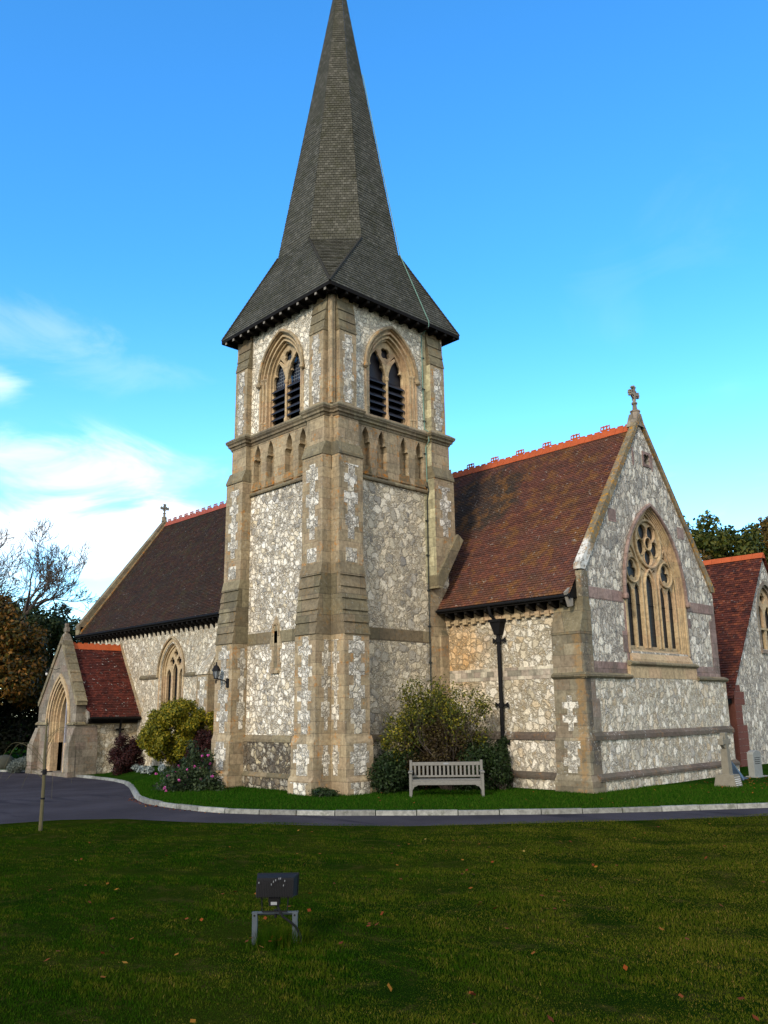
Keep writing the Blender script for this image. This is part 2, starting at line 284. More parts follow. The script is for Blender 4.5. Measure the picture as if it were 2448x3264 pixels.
M_GLS = leaded('leaded_glass', (0.010, 0.011, 0.013), (0.028, 0.028, 0.03), 0.11, 0.45, 0.2)
M_GLB = leaded('belfry_leaded_glass', (0.012, 0.018, 0.035), (0.20, 0.23, 0.26), 0.10)
def lamp_glass():
    m, t = mat('lantern_glass'); finish(t, (0.16, 0.18, 0.20), 0.1, spec=0.6); return m
M_LGL = lamp_glass()
def grass_ground(name, c1, c2, c3, sc_=1.0):
    m, t = mat(name); pos = t.n('NewGeometry').outputs['Position']
    a = t.noise(pos, 0.55*sc_, 5, 0.6); b = t.noise(pos, 3.2*sc_, 6, 0.7); f = t.noise(pos, 38, 4, 0.7)
    c = t.mix(t.sstep(a, 0.38, 0.62), c1, c2); c = t.mix(t.sstep(b, 0.50, 0.68), c, c3)
    c = t.mix(0.8, c, t.mix(f, (0.25, 0.25, 0.25), (1.5, 1.5, 1.4)), 'MULTIPLY')
    finish(t, c, 1.0, f, 0.8, 0.03, spec=0.0); return m
M_LAWN = grass_ground('lawn_grass', (0.008, 0.020, 0.002), (0.020, 0.028, 0.003), (0.042, 0.036, 0.009))
M_VERG = grass_ground('verge_grass', (0.010, 0.034, 0.003), (0.016, 0.042, 0.004), (0.030, 0.044, 0.008))
def blade_mat(name, stops, patch_a, patch_b):
    m, t = mat(name); g = t.n('NewGeometry'); pos = g.outputs['Position']
    c = t.ramp(g.outputs['Random Per Island'], stops)
    st_ = t.n('Mapping', {'Vector': pos, 'Rotation': (0, 0, -0.806), 'Scale': (1.0, 2.2, 1.0)}).outputs[0]
    p = t.math('ADD', t.math('MULTIPLY', t.sstep(t.noise(st_, 0.45, 3, 0.6), 0.36, 0.64), 0.5), t.math('MULTIPLY', t.sstep(t.noise(st_, 2.6, 6, 0.72), 0.45, 0.60), 0.75))
    xr = t.n('VectorMath', {0: pos, 1: tuple(RH)}, operation='DOT_PRODUCT').outputs['Value']
    p = t.math('ADD', t.math('MULTIPLY', p, 0.75), t.sstep(xr, -1.5, 6.5, -0.25, 0.50))  # yellower grass and faint sunlight towards the right, both put into the colour
    c = t.mix(p, t.mix(1.0, c, patch_a, 'MULTIPLY'), t.mix(1.0, c, patch_b, 'MULTIPLY'))
    finish(t, c, 1.0, transl=0.25, spec=0.0); return m
M_BLD = blade_mat('lawn_blades', [(0, (0.016, 0.034, 0.002)), (0.6, (0.027, 0.047, 0.003)), (0.93, (0.042, 0.056, 0.006)), (1, (0.085, 0.08, 0.02))], (0.55, 0.92, 0.5), (2.75, 1.75, 2.1))
M_BLV = blade_mat('verge_blades', [(0, (0.012, 0.050, 0.003)), (0.6, (0.020, 0.070, 0.004)), (1, (0.055, 0.090, 0.012))], (0.8, 0.9, 0.8), (1.2, 1.05, 1.0))
def asphalt():
    m, t = mat('asphalt'); pos = t.n('NewGeometry').outputs['Position']
    a = t.noise(pos, 0.4, 4, 0.6); f = t.noise(pos, 60, 3, 0.7)
    c = t.mix(t.sstep(a, 0.35, 0.65), (0.034, 0.030, 0.034), (0.050, 0.044, 0.050))
    c = t.mix(0.7, c, t.mix(f, (0.5, 0.5, 0.5), (1.5, 1.5, 1.5)), 'MULTIPLY')
    st = t.n('Mapping', {'Vector': pos, 'Rotation': (0, 0, -0.8), 'Scale': (0.18, 1.3, 1)}).outputs[0]
    c = t.mix(t.math('MULTIPLY', t.sstep(t.noise(st, 1.0, 4, 0.6), 0.58, 0.66), 0.6), c, (0.012, 0.012, 0.018))  # soft tree shadows across the road, painted as dark streaks
    finish(t, c, 1.0, f, 0.8, 0.012, spec=0.05); return m
M_ASPH = asphalt()
def leafm(name, stops, transl=0.3, rough=0.6):
    m, t = mat(name); g = t.n('NewGeometry')
    c = t.ramp(g.outputs['Random Per Island'], stops)
    nz = t.noise(g.outputs['Position'], 0.9, 3, 0.6)
    c = t.mix(1.0, c, t.mix(nz, (0.65, 0.7, 0.7), (1.35, 1.25, 1.1)), 'MULTIPLY')
    finish(t, c, rough, transl=transl, spec=0.25); return m
L_YEL = leafm('yellow_green_leaf', [(0, (0.05, 0.07, 0.005)), (0.4, (0.12, 0.13, 0.008)), (0.75, (0.24, 0.21, 0.012)), (1, (0.36, 0.27, 0.02))])
L_RED = leafm('purple_red_leaf', [(0, (0.014, 0.006, 0.006)), (0.6, (0.034, 0.010, 0.010)), (1, (0.075, 0.02, 0.016))])
L_DGR = leafm('dark_green_leaf', [(0, (0.006, 0.016, 0.004)), (0.6, (0.014, 0.032, 0.007)), (1, (0.035, 0.06, 0.015))])
L_SHR = leafm('olive_leaf', [(0, (0.020, 0.030, 0.005)), (0.5, (0.060, 0.080, 0.010)), (0.8, (0.16, 0.16, 0.012)), (1, (0.30, 0.25, 0.02))])
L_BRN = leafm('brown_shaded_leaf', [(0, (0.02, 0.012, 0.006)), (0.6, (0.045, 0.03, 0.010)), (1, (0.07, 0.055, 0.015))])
L_ORG = leafm('autumn_orange_leaf', [(0, (0.022, 0.024, 0.005)), (0.35, (0.05, 0.04, 0.007)), (0.6, (0.15, 0.065, 0.008)), (0.8, (0.20, 0.09, 0.010)), (1, (0.05, 0.065, 0.010))])
L_EVG = leafm('evergreen_leaf', [(0, (0.008, 0.018, 0.005)), (0.6, (0.018, 0.034, 0.008)), (1, (0.04, 0.055, 0.012))])
L_HDG = leafm('dark_hedge_leaf', [(0, (0.002, 0.004, 0.001)), (1, (0.010, 0.014, 0.004))], 0.1)
L_TRR = leafm('oak_leaf', [(0, (0.020, 0.035, 0.006)), (0.5, (0.055, 0.075, 0.010)), (1, (0.12, 0.11, 0.015))])
L_TRO = leafm('turning_oak_leaf', [(0, (0.045, 0.03, 0.006)), (0.5, (0.11, 0.075, 0.010)), (1, (0.20, 0.10, 0.012))])
L_PNK = leafm('grey_green_leaf', [(0, (0.012, 0.025, 0.008)), (0.6, (0.026, 0.045, 0.016)), (1, (0.055, 0.08, 0.03))])
L_FLW = leafm('magenta_flower', [(0, (0.30, 0.04, 0.19)), (1, (0.48, 0.09, 0.33))], 0.2)
L_SIL = leafm('silver_leaf', [(0, (0.16, 0.20, 0.21)), (1, (0.38, 0.43, 0.44))], 0.1)
L_LAV = leafm('lavender_leaf', [(0, (0.06, 0.08, 0.075)), (1, (0.13, 0.15, 0.14))], 0.1)
L_FAL = leafm('fallen_leaf', [(0, (0.08, 0.014, 0.001)), (0.6, (0.17, 0.035, 0.002)), (0.92, (0.24, 0.10, 0.006)), (1, (0.24, 0.19, 0.05))], 0.1, 1.0)

# ------------------------------------------------------------------ mesh builder
ORIG = {}
def empty(name, loc, label=None, cat=None, group=None):
    o = bpy.data.objects.new(name, None); COL.objects.link(o); o.location = loc; o.empty_display_size = 0.3
    ORIG[o.name] = Vector(loc); tag(o, label, cat, group); return o
def tag(o, label=None, cat=None, group=None, kind=None):
    if label: o['label'] = label
    if cat: o['category'] = cat
    if group: o['group'] = group
    if kind: o['kind'] = kind
    return o
class Frame:
    def __init__(s, o, ux, uy):
        s.o = Vector(o); s.x = Vector(ux).normalized(); s.y = Vector(uy).normalized(); s.n = s.x.cross(s.y)
    def p(s, a, b, d=0.0): return s.o + s.x*a + s.y*b + s.n*d
class MB:
    def __init__(s): s.v = []; s.f = []; s.m = []; s.uv = []
    def face(s, pts, mi=0, uv=None):
        b = len(s.v); s.v += [tuple(p) for p in pts]; s.f.append(tuple(range(b, b+len(pts)))); s.m.append(mi); s.uv.append(uv)
    def add(s, vs_, fs, mi=0):
        b = len(s.v); s.v += [tuple(p) for p in vs_]
        for f in fs: s.f.append(tuple(i+b for i in f)); s.m.append(mi); s.uv.append(None)
        return s
    def box(s, x0, x1, y0, y1, z0, z1, mi=0):
        P = [(x0,y0,z0),(x1,y0,z0),(x1,y1,z0),(x0,y1,z0),(x0,y0,z1),(x1,y0,z1),(x1,y1,z1),(x0,y1,z1)]
        return s.add(P, [(0,3,2,1),(4,5,6,7),(0,1,5,4),(1,2,6,5),(2,3,7,6),(3,0,4,7)], mi)
    def fbox(s, fr, a0, a1, b0, b1, d0, d1, mi=0):
        P = [fr.p(a0,b0,d0), fr.p(a1,b0,d0), fr.p(a1,b1,d0), fr.p(a0,b1,d0), fr.p(a0,b0,d1), fr.p(a1,b0,d1), fr.p(a1,b1,d1), fr.p(a0,b1,d1)]
        return s.add(P, [(0,3,2,1),(4,5,6,7),(0,1,5,4),(1,2,6,5),(2,3,7,6),(3,0,4,7)], mi)
    def prism(s, pts, vec, mi=0):
        n = len(pts); vec = Vector(vec); A = [Vector(p) for p in pts]; B = [p+vec for p in A]
        nrm = Vector((0,0,0))
        for i in range(n): nrm += A[i].cross(A[(i+1) % n])
        fl = nrm.dot(vec) > 0
        fs = [tuple(range(n))[::-1] if fl else tuple(range(n)), tuple(range(n, 2*n)) if fl else tuple(range(n, 2*n))[::-1]]
        for i in range(n):
            j = (i+1) % n; q = (i, j, n+j, n+i); fs.append(q if fl else q[::-1])
        return s.add(A+B, fs, mi)
    def hexa(s, lo, hi, mi=0):   # lo, hi: 4 points each, counter-clockwise from above
        return s.add(list(lo)+list(hi), [(3,2,1,0),(4,5,6,7),(0,1,5,4),(1,2,6,5),(2,3,7,6),(3,0,4,7)], mi)
    def tube(s, pts, r, n=6, mi=0, cap=True):
        pts = [Vector(p) for p in pts]; rs = r if isinstance(r, (list, tuple)) else [r]*len(pts)
        b = len(s.v); up = None
        for i, p in enumerate(pts):
            d = (pts[min(i+1, len(pts)-1)] - pts[max(i-1, 0)]).normalized()
            if up is None: up = d.orthogonal().normalized()
            else:
                up = up - d*up.dot(d)
                up = up.normalized() if up.length > 1e-5 else d.orthogonal().normalized()
            w_ = d.cross(up)
            for k in range(n):
                a = 2*math.pi*k/n; s.v.append(tuple(p + (up*math.cos(a) + w_*math.sin(a))*rs[i]))
        for i in range(len(pts)-1):
            for k in range(n):
                k2 = (k+1) % n; s.f.append((b+i*n+k, b+i*n+k2, b+(i+1)*n+k2, b+(i+1)*n+k)); s.m.append(mi); s.uv.append(None)
        if cap:
            s.f.append(tuple(b+k for k in range(n))[::-1]); s.m.append(mi); s.uv.append(None)
            e = b+(len(pts)-1)*n; s.f.append(tuple(e+k for k in range(n))); s.m.append(mi); s.uv.append(None)
        return s
    def lathe(s, c, prof, n=16, mi=0, axis=(0,0,1)):
        c = Vector(c); ax = Vector(axis).normalized(); a0 = ax.orthogonal().normalized(); a1 = ax.cross(a0); b = len(s.v)
        for r, h_ in prof:
            for k in range(n):
                a = 2*math.pi*k/n; s.v.append(tuple(c + ax*h_ + (a0*math.cos(a)+a1*math.sin(a))*r))
        for i in range(len(prof)-1):
            for k in range(n):
                k2 = (k+1) % n; s.f.append((b+i*n+k, b+i*n+k2, b+(i+1)*n+k2, b+(i+1)*n+k)); s.m.append(mi); s.uv.append(None)
        s.f.append(tuple(b+k for k in range(n))[::-1]); s.m.append(mi); s.uv.append(None)
        e = b+(len(prof)-1)*n; s.f.append(tuple(e+k for k in range(n))); s.m.append(mi); s.uv.append(None)
        return s
    def plate(s, fr, loops, d0, d1, mi=0, bev=0.0):
        cu = bpy.data.curves.new('c', 'CURVE'); cu.dimensions = '2D'; cu.fill_mode = 'BOTH'; cu.extrude = max((d1-d0)/2-bev, 0.0005)
        if bev: cu.bevel_depth = bev; cu.bevel_resolution = 0; cu.offset = -bev
        for lp in loops:
            sp = cu.splines.new('POLY'); sp.points.add(len(lp)-1); sp.use_cyclic_u = True
            for i, (a, b_) in enumerate(lp): sp.points[i].co = (a, b_, 0, 1)
        ob = bpy.data.objects.new('c', cu); COL.objects.link(ob); dg = bpy.context.evaluated_depsgraph_get()
        me = bpy.data.meshes.new_from_object(ob.evaluated_get(dg)); mid = (d0+d1)/2
        b = len(s.v)
        for v in me.vertices: s.v.append(tuple(fr.p(v.co.x, v.co.y, v.co.z+mid)))
        for p in me.polygons: s.f.append(tuple(i+b for i in p.vertices)); s.m.append(mi); s.uv.append(None)
        bpy.data.objects.remove(ob); bpy.data.curves.remove(cu); bpy.data.meshes.remove(me); return s
    def slope(s, A, B, C, D, n, t_=0.018, seg=1, mi=0, jit=0.003, rnd=None, gauge=1.0):
        A, B, C, D = map(Vector, (A, B, C, D)); nrm = (B-A).cross(D-A) if (B-A).length > 1e-6 else (C-B).cross(D-B)
        nrm.normalize(); rnd = rnd or random.Random(5)
        ue = ((B-A) if (B-A).length > 1e-6 else (C-D)).normalized(); o0 = A
        for i in range(n):
            v0, v1 = i/n, (i+1)/n
            l0, r0, l1, r1 = A.lerp(D, v0), B.lerp(C, v0), A.lerp(D, v1), B.lerp(C, v1)
            lo = []; hi = []; bs = []
            for k in range(seg+1):
                q = k/seg; off = t_*(1+rnd.uniform(-1, 1)*0.25) + rnd.uniform(-jit, jit)
                lo.append(l0.lerp(r0, q)+nrm*off); bs.append(l0.lerp(r0, q)-nrm*0.004); hi.append(l1.lerp(r1, q)+nrm*0.001)
            for k in range(seg):
                uv = [((p-o0).dot(ue), vv) for p, vv in ((lo[k], i+0.02), (lo[k+1], i+0.02), (hi[k+1], i+0.98), (hi[k], i+0.98))]
                s.face([lo[k], lo[k+1], hi[k+1], hi[k]], mi, uv)
                s.face([bs[k], bs[k+1], lo[k+1], lo[k]], mi, [uv[0], uv[1], uv[1], uv[0]])
    def build(s, name, mats, parent=None, loc=None, smooth=False):
        o = Vector((0,0,0))
        if parent is not None: o = world_of(parent)
        elif loc is not None: o = Vector(loc)
        me = bpy.data.meshes.new(name)
        me.from_pydata([(x-o.x, y-o.y, z-o.z) for x, y, z in s.v], [], s.f)
        if not isinstance(mats, (list, tuple)): mats = [mats]
        for m_ in mats: me.materials.append(m_)
        me.polygons.foreach_set('material_index', s.m)
        if any(u is not None for u in s.uv):
            ul = me.uv_layers.new(name='UVMap'); k = 0; arr = np.zeros(len(me.loops)*2, dtype=np.float32)
            for f, u in zip(s.f, s.uv):
                if u is not None:
                    for j, q in enumerate(u): arr[(k+j)*2] = q[0]; arr[(k+j)*2+1] = q[1]
                k += len(f)
            ul.data.foreach_set('uv', arr)
        if smooth: me.polygons.foreach_set('use_smooth', [True]*len(me.polygons))
        me.update()
        ob = bpy.data.objects.new(name, me); COL.objects.link(ob)
        if parent is not None: ob.parent = parent
        else: ob.location = o
        ORIG[ob.name] = o
        return ob
def world_of(o):
    return ORIG.get(o.name, Vector((0,0,0)))
def npmesh(name, V, Fn, k, material, parent=None, loc=(0,0,0)):
    """V: (N,3) world verts, Fn faces of k verts each laid out consecutively"""
    o = np.array(world_of(parent) if parent is not None else loc); V = (V-o).astype(np.float32)
    me = bpy.data.meshes.new(name); me.vertices.add(len(V)); me.vertices.foreach_set('co', V.ravel())
    me.loops.add(Fn*k); me.loops.foreach_set('vertex_index', np.arange(Fn*k, dtype=np.int32))
    me.polygons.add(Fn); me.polygons.foreach_set('loop_start', np.arange(0, Fn*k, k, dtype=np.int32)); me.polygons.foreach_set('loop_total', np.full(Fn, k, dtype=np.int32))
    me.update(calc_edges=True); me.materials.append(material)
    ob = bpy.data.objects.new(name, me); COL.objects.link(ob)
    if parent is not None: ob.parent = parent
    else: ob.location = loc
    ORIG[ob.name] = Vector(o.tolist()); return ob

# ------------------------------------------------------------------ 2D outlines
def arc_head(cx, w, zs, rise, n=12):
    """left springing -> apex -> right springing of a pointed arch"""
    R = (rise*rise+w*w)/(2*w); a1 = math.asin(min(1, rise/R)); out = []
    for i in range(n+1):
        a = a1*i/n; out.append((cx-w+R-R*math.cos(a), zs+R*math.sin(a)))
    return out + [(2*cx-x, z) for x, z in out[:-1][::-1]]
def arch(cx, w, zb, zs, rise, n=12): return [(cx-w, zb)] + arc_head(cx, w, zs, rise, n) + [(cx+w, zb)]
def ushape(cx, wo, wi, zs, ro, ri, zb, n=12):
    return [(cx-wo, zb)] + arc_head(cx, wo, zs, ro, n) + [(cx+wo, zb), (cx+wi, zb)] + arc_head(cx, wi, zs, ri, n)[::-1] + [(cx-wi, zb)]
def circ(cx, cz, r, n=20): return [(cx+r*math.cos(2*math.pi*i/n), cz+r*math.sin(2*math.pi*i/n)) for i in range(n)]
def rect(a0, a1, b0, b1): return [(a0, b0), (a1, b0), (a1, b1), (a0, b1)]
def foil(cx, cz, k, rf, dist, rot=0.0, n=40):
    """outline of the union of k foils round a centre"""
    out = []
    for i in range(k*14):
        a = rot + 2*math.pi*i/(k*14); j = round((a-rot)/(2*math.pi/k)); ac = rot + j*2*math.pi/k; d = a-ac
        s_ = rf*rf - (dist*math.sin(d))**2
        r = dist*math.cos(d) + math.sqrt(max(s_, 0))
        out.append((cx+r*math.cos(a), cz+r*math.sin(a)))
    return out
def cusped(cx, w, zb, zs, rise):
    """trefoil-headed lancet"""
    L = [(-w, zb), (-w, zs), (-w*1.06, zs+rise*.10), (-w*1.04, zs+rise*.22), (-w*.92, zs+rise*.31), (-w*.62, zs+rise*.34), (-w*.72, zs+rise*.44), (-w*.70, zs+rise*.58), (-w*.50, zs+rise*.76), (-w*.22, zs+rise*.90), (0, zs+rise)]
    return [(cx+x, z) for x, z in L] + [(cx-x, z) for x, z in L[:-1][::-1]]

# ------------------------------------------------------------------ terrain
def hgt(X, Y):
    t_ = np.clip((-3-X)/15, 0, 1); w_ = -.42*t_*t_*(3-2*t_)
    D = (X-CAM.x)*FH.x + (Y-CAM.y)*FH.y
    return w_ + .5*np.clip((16.5-D)/16.5, 0, 1)**1.2
def hz(x, y): return float(hgt(np.float64(x), np.float64(y)))
KX = [-90, -40, -30, -27, -25.94, -24.88, -24.3, -22, -20.16, -17.34, -15.59, -12.92, -9.66, -6.41, -4.35, -3.23, -2.34, -1.54, -0.74, 0.4, 1.27, 3.11, 5.04, 7.03, 8.36, 9.88, 14, 22, 60]
KY = [-14, -3.6, -0.9, 0.4, 0.99, 1.73, 1.9, 1.9, 1.56, 1.55, 1.36, 0.49, -0.98, -2.56, -3.55, -4.0, -4.22, -4.25, -4.25, -4.18, -3.89, -2.77, -1.1, 0.85, 2.58, 4.81, 11.2, 25, 90]
def vrise(x, y):
    a = np.clip((np.asarray(y)-np.interp(x, KX, KY)-.15)/1.9, 0, 1); b = np.clip((-5.0-np.asarray(x))/5.0, 0, 1)*np.clip((np.asarray(x)+19.6)/2.0, 0, 1)
    return .34*a*a*(3-2*a)*b*b*(3-2*b)
def ykerb(x): return float(np.interp(x, KX, KY))
LE = [(-9, -24), (-3.2, -14.5), (-0.59, -8.6), (-0.21, -7.46), (0.7, -6.42), (2.85, -5.42), (4.74, -4.45), (6.18, -3.24), (7.81, -1.36), (9.38, 0.73), (10.75, 2.68), (16, 11), (30, 36)]
_a = [ (Vector((x, y, 0))-Vector((CAM.x, CAM.y, 0))).dot(RH) for x, y in LE]; _d = [(Vector((x, y, 0))-Vector((CAM.x, CAM.y, 0))).dot(FH) for x, y in LE]
_o = np.argsort(_a); LA = np.array(_a)[_o]; LD = np.array(_d)[_o]
def lawnD(a): return float(np.interp(a, LA, LD))
def sheet(name, P, mt, kind='structure', skirt=None):
    """P[i][j] grid of points"""
    ni, nj = len(P), len(P[0]); V = [p for r in P for p in r]
    F = [(i*nj+j, (i+1)*nj+j, (i+1)*nj+j+1, i*nj+j+1) for i in range(ni-1) for j in range(nj-1)]
    mb = MB(); mb.add(V, F); ob = mb.build(name, mt); ob['kind'] = kind
    bm = bmesh.new(); bm.from_mesh(ob.data); bmesh.ops.recalc_face_normals(bm, faces=bm.faces)
    if sum(f.normal.z*f.calc_area() for f in bm.faces) < 0: bmesh.ops.reverse_faces(bm, faces=bm.faces)
    bm.to_mesh(ob.data); bm.free(); ob.data.polygons.foreach_set('use_smooth', [True]*len(ob.data.polygons)); return ob
def wob(x, y): return 0.018*math.sin(x*1.1+0.7*y)+0.012*math.sin(x*2.3-1.9*y+1.0)
# far ground
G = []
for x in np.concatenate([np.linspace(-1500, -100, 8), np.linspace(-80, 80, 17), np.linspace(100, 1500, 8)]):
    G.append([(x, y, -1.1) for y in np.concatenate([np.linspace(-1500, -100, 8), np.linspace(-80, 80, 17), np.linspace(100, 1500, 8)])])
sheet('ground', G, M_VERG)
# road
P = []
for x in np.linspace(-90, 60, 151):
    yk = ykerb(x); P.append([(x, yk+0.6-d, hz(x, yk+0.6-d)-0.08) for d in np.linspace(0, 30, 61)])
sheet('road', P, M_ASPH)
# churchyard grass between kerb and building, and beyond
P = []
for x in np.concatenate([np.linspace(-200, -92, 10), np.linspace(-90, 60, 301), np.linspace(65, 200, 10)]):
    yk = ykerb(x)+0.06; col = [(x, yk, hz(x, yk)-0.13)]
    for d in list(np.linspace(0, 1.5, 6)) + list(np.linspace(2.2, 30, 38)) + [45, 80, 160, 250]: col.append((x, yk+d, hz(x, yk+d) + float(vrise(x, yk+d)) + 0.005*math.sin(3*x+2*d)))
    P.append(col)
sheet('churchyard_grass', P, M_VERG)
# front lawn
P = []
C0 = Vector((CAM.x, CAM.y, 0))
for a in np.concatenate([np.linspace(-60, -16, 12), np.linspace(-15, 15, 151), np.linspace(16, 60, 12)]):
    De = lawnD(a); q = C0+RH*a+FH*(De+0.02); col = [(q.x, q.y, hz(q.x, q.y)-0.13)]
    for d in list(np.linspace(0, 0.3, 3)) + list(np.linspace(0.5, De+4, 50)) + [De+15, De+40]:
        q = C0+RH*a+FH*(De-d); col.append((q.x, q.y, hz(q.x, q.y)+min(1, d/0.5)*wob(q.x, q.y)-0.03*max(0, 1-d/0.12)+0.015))
    P.append(col)
sheet('lawn', P, M_LAWN)
# kerb stones
mb = MB(); rnd = random.Random(2)
def kerbrun(x0, x1):
    pts = []; x = x0
    while x < x1: pts.append(Vector((x, ykerb(x), 0))); x += 0.02
    cur = [pts[0]]; L = 0
    for a, b in zip(pts, pts[1:]):
        L += (b-a).length
        if L >= 0.9 or b is pts[-1]:
            A, B = cur[0], b; d = (B-A).normalized(); n = Vector((-d.y, d.x, 0)); A2 = A+d*0.011; B2 = B-d*0.011; t0 = rnd.uniform(-.011, .011)
            lo = [A2-n*0.02, B2-n*0.02, B2+n*0.12, A2+n*0.12]
            mb.hexa([Vector((p.x, p.y, hz(p.x, p.y)-0.16)) for p in lo], [Vector((p.x, p.y, hz(p.x, p.y)+0.02+t0)) for p in [A2, B2, B2+n*0.12, A2+n*0.12]])
            cur = [b]; L = 0
kerbrun(-45, -24.6); kerbrun(-19.7, 30)
kb = mb.build('kerb', M_KERB); kb['kind'] = 'structure'

# ------------------------------------------------------------------ church
church = empty('church', (0, 0, 0), 'large flint and stone parish church with a shingled broach spire on its tower', 'church')
FL = Frame((0, 0, 0), (1, 0, 0), (0, 0, 1))      # tower face towards the road (normal -Y)
FR = Frame((0, 0, 0), (0, 1, 0), (0, 0, 1))      # tower face towards the chancel end (normal +X)
W = 5.1; B = 0.95; P1, P2, P3, P4 = 0.60, 0.57, 0.347, 0.215
ZB1, ZB2, ZC, ZCT, ZE = 4.35, 6.40, 10.97, 11.35, 15.14
def tower_face(fr, sg, wallmat, slit, name):
    """fr frame whose a axis runs 0..sg*W"""
    X = lambda a: a*sg
    cx = sg*2.57
    holes = [arch(cx, 1.15, 11.30, 13.0, 1.60)]
    lo = MB(); lh = []
    if slit: lh = [arch(-2.63, 0.16, 3.45, 4.72, 0.2, 4)]
    a0, a1 = sorted((X(0), X(W)))
    lo.plate(fr, [rect(a0, a1, -1.2, 9.26)] + lh, -0.35, 0.0, 0)
    o = lo.build('tower_wall', [wallmat], church)
    up = MB(); up.plate(fr, [rect(a0, a1, 11.0, 15.3)] + holes, -0.35, 0.0); up.build('belfry_wall', [F_BEL], church)
    # arcade band
    ar = MB(); b0, b1 = sorted((X(B), X(W-B)))
    L = [cusped(sg*q, 0.215, 9.64, 10.20, 0.73) for q in (1.38, 2.08, 3.08, 3.80)]
    ar.plate(fr, [rect(a0, a1, 9.26, 10.99)] + L, -0.22, 0.012)
    ar.fbox(fr, a0+.02, a1-.02, 9.3, 10.95, -0.30, -0.21)
    for q in (1.38, 2.08, 3.08, 3.80):
        c = sg*q   # splayed sill under each lancet
        ar.add([fr.p(c-.25, 9.36, .055), fr.p(c+.25, 9.36, .055), fr.p(c+.22, 9.655, 0.014), fr.p(c-.22, 9.655, 0.014), fr.p(c-.25, 9.36, 0), fr.p(c+.25, 9.36, 0)],
               [(0,1,2,3), (0,3,4), (1,5,2), (4,5,1,0)], 1)
    ar.fbox(fr, b0, b1, 9.27, 9.40, 0.013, 0.02, 1)
    ar.build('arcade_band', [S_BUF, S_ORL], church)
    sb = MB(); sb.prism([fr.p(b0, 9.20, 0), fr.p(b0, 9.20, .07), fr.p(b0, 9.25, .085), fr.p(b0, 9.33, .02), fr.p(b0, 9.33, 0)], fr.x*(b1-b0))
    sb.build('string_course', [S_WTH], church)
    bd = MB(); bd.plate(fr, [rect(b0, b1, 4.28, 4.65)] + ([arch(-2.63, 0.17, 3.45, 4.72, 0.2, 4)] if slit else []), 0.0, 0.012); bd.build('stone_band', [S_WTH], church)
    if slit:
        s_ = MB(); c = -2.63
        out = [(c-.26,3.42),(c+.26,3.42),(c+.26,3.70),(c+.20,3.70),(c+.20,4.10),(c+.30,4.10),(c+.30,4.275),(c+.18,4.66),(c+.18,4.85),(c,5.12),(c-.18,4.85),(c-.18,4.66),(c-.30,4.275),(c-.30,4.10),(c-.20,4.10),(c-.20,3.70),(c-.26,3.70)]
        s_.plate(fr, [out, arch(c, 0.085, 3.52, 4.62, 0.22, 5)], -0.28, 0.02)
        s_.plate(fr, [ushape(c, .17, .13, 4.66, .24, .2, 4.5, 6)], 0.02, 0.05)
        s_.prism([fr.p(c-.2, 3.36, 0), fr.p(c-.2, 3.36, .09), fr.p(c-.2, 3.42, .09), fr.p(c-.2, 3.50, .0)], fr.x*.4)
        w_ = s_.build('slit_window', [S_BUF], church)
        g = MB(); g.fbox(fr, c-.15, c+.15, 3.4, 4.95, -0.3, -0.24); g.build('pane', [M_GLS], w_)
    # plinths: flint skirt and chamfered courses
    pl = MB(); m0 = 1 if slit else 0
    pl.fbox(fr, b0, b1, -1.2, 0.33, 0.0, 0.16, 1); pl.fbox(fr, b0, b1, 0.331, 1.34, 0.0, 0.10, 1)
    pl.prism([fr.p(b0, 1.34, 0), fr.p(b0, 1.34, .125), fr.p(b0, 1.42, .125), fr.p(b0, 1.54, .0)], fr.x*(b1-b0), 0)
    pl.prism([fr.p(b0, .33, .1), fr.p(b0, .33, .185), fr.p(b0, .36, .185), fr.p(b0, .46, .1)], fr.x*(b1-b0), 0)
    pl.build('plinth', [S_WTH, F_DK if slit else F_R], church)
tower_face(FL, -1, F_L, True, 'L'); tower_face(FR, 1, F_R, False, 'R')
mb = MB(); mb.box(-W, -0.36, W-.3, W, -1.2, 15.3); mb.box(-W, -W+.3, 0.36, W-.31, -1.2, 15.3); mb.box(-W+.31, -.36, .36, W-.31, 15.0, 15.2); mb.build('tower_wall', [F_R], church)

def cornice_profile(mbb, path, mi=0):
    """sweep a moulded profile round a list of plan points (open path) with outward normals to the right hand side"""
    prof = [(0.0, ZC-.02), (.03, ZC), (.05, ZC+.06), (.10, ZC+.09), (.11, ZC+.15), (.16, ZC+.20), (.18, ZC+.28), (.16, ZC+.31), (.02, ZC+.41), (-.1, ZC+.42), (-.1, ZC-.02)]
    pts = [Vector((x, y, 0)) for x, y in path]; n = len(pts); offs = []
    for i in range(n):
        d0 = (pts[i]-pts[i-1]).normalized() if i else (pts[1]-pts[0]).normalized()
        d1 = (pts[i+1]-pts[i]).normalized() if i < n-1 else d0
        n0 = Vector((d0.y, -d0.x, 0)); n1 = Vector((d1.y, -d1.x, 0)); m_ = n0+n1
        offs.append(m_/(1+n0.dot(n1)) if m_.length > 1e-4 else n0)
    rows = [[pts[i]+offs[i]*r+Vector((0, 0, z)) for r, z in prof] for i in range(n)]
    k = len(prof); V = [p for r in rows for p in r]; F = []
    for i in range(n-1):
        for j in range(k): j2 = (j+1) % k; F.append((i*k+j, (i+1)*k+j, (i+1)*k+j2, i*k+j2))
    F.append(tuple(range(k))); F.append(tuple((n-1)*k+j for j in range(k))[::-1]); mbb.add(V, F, mi)
mb = MB(); q = P4
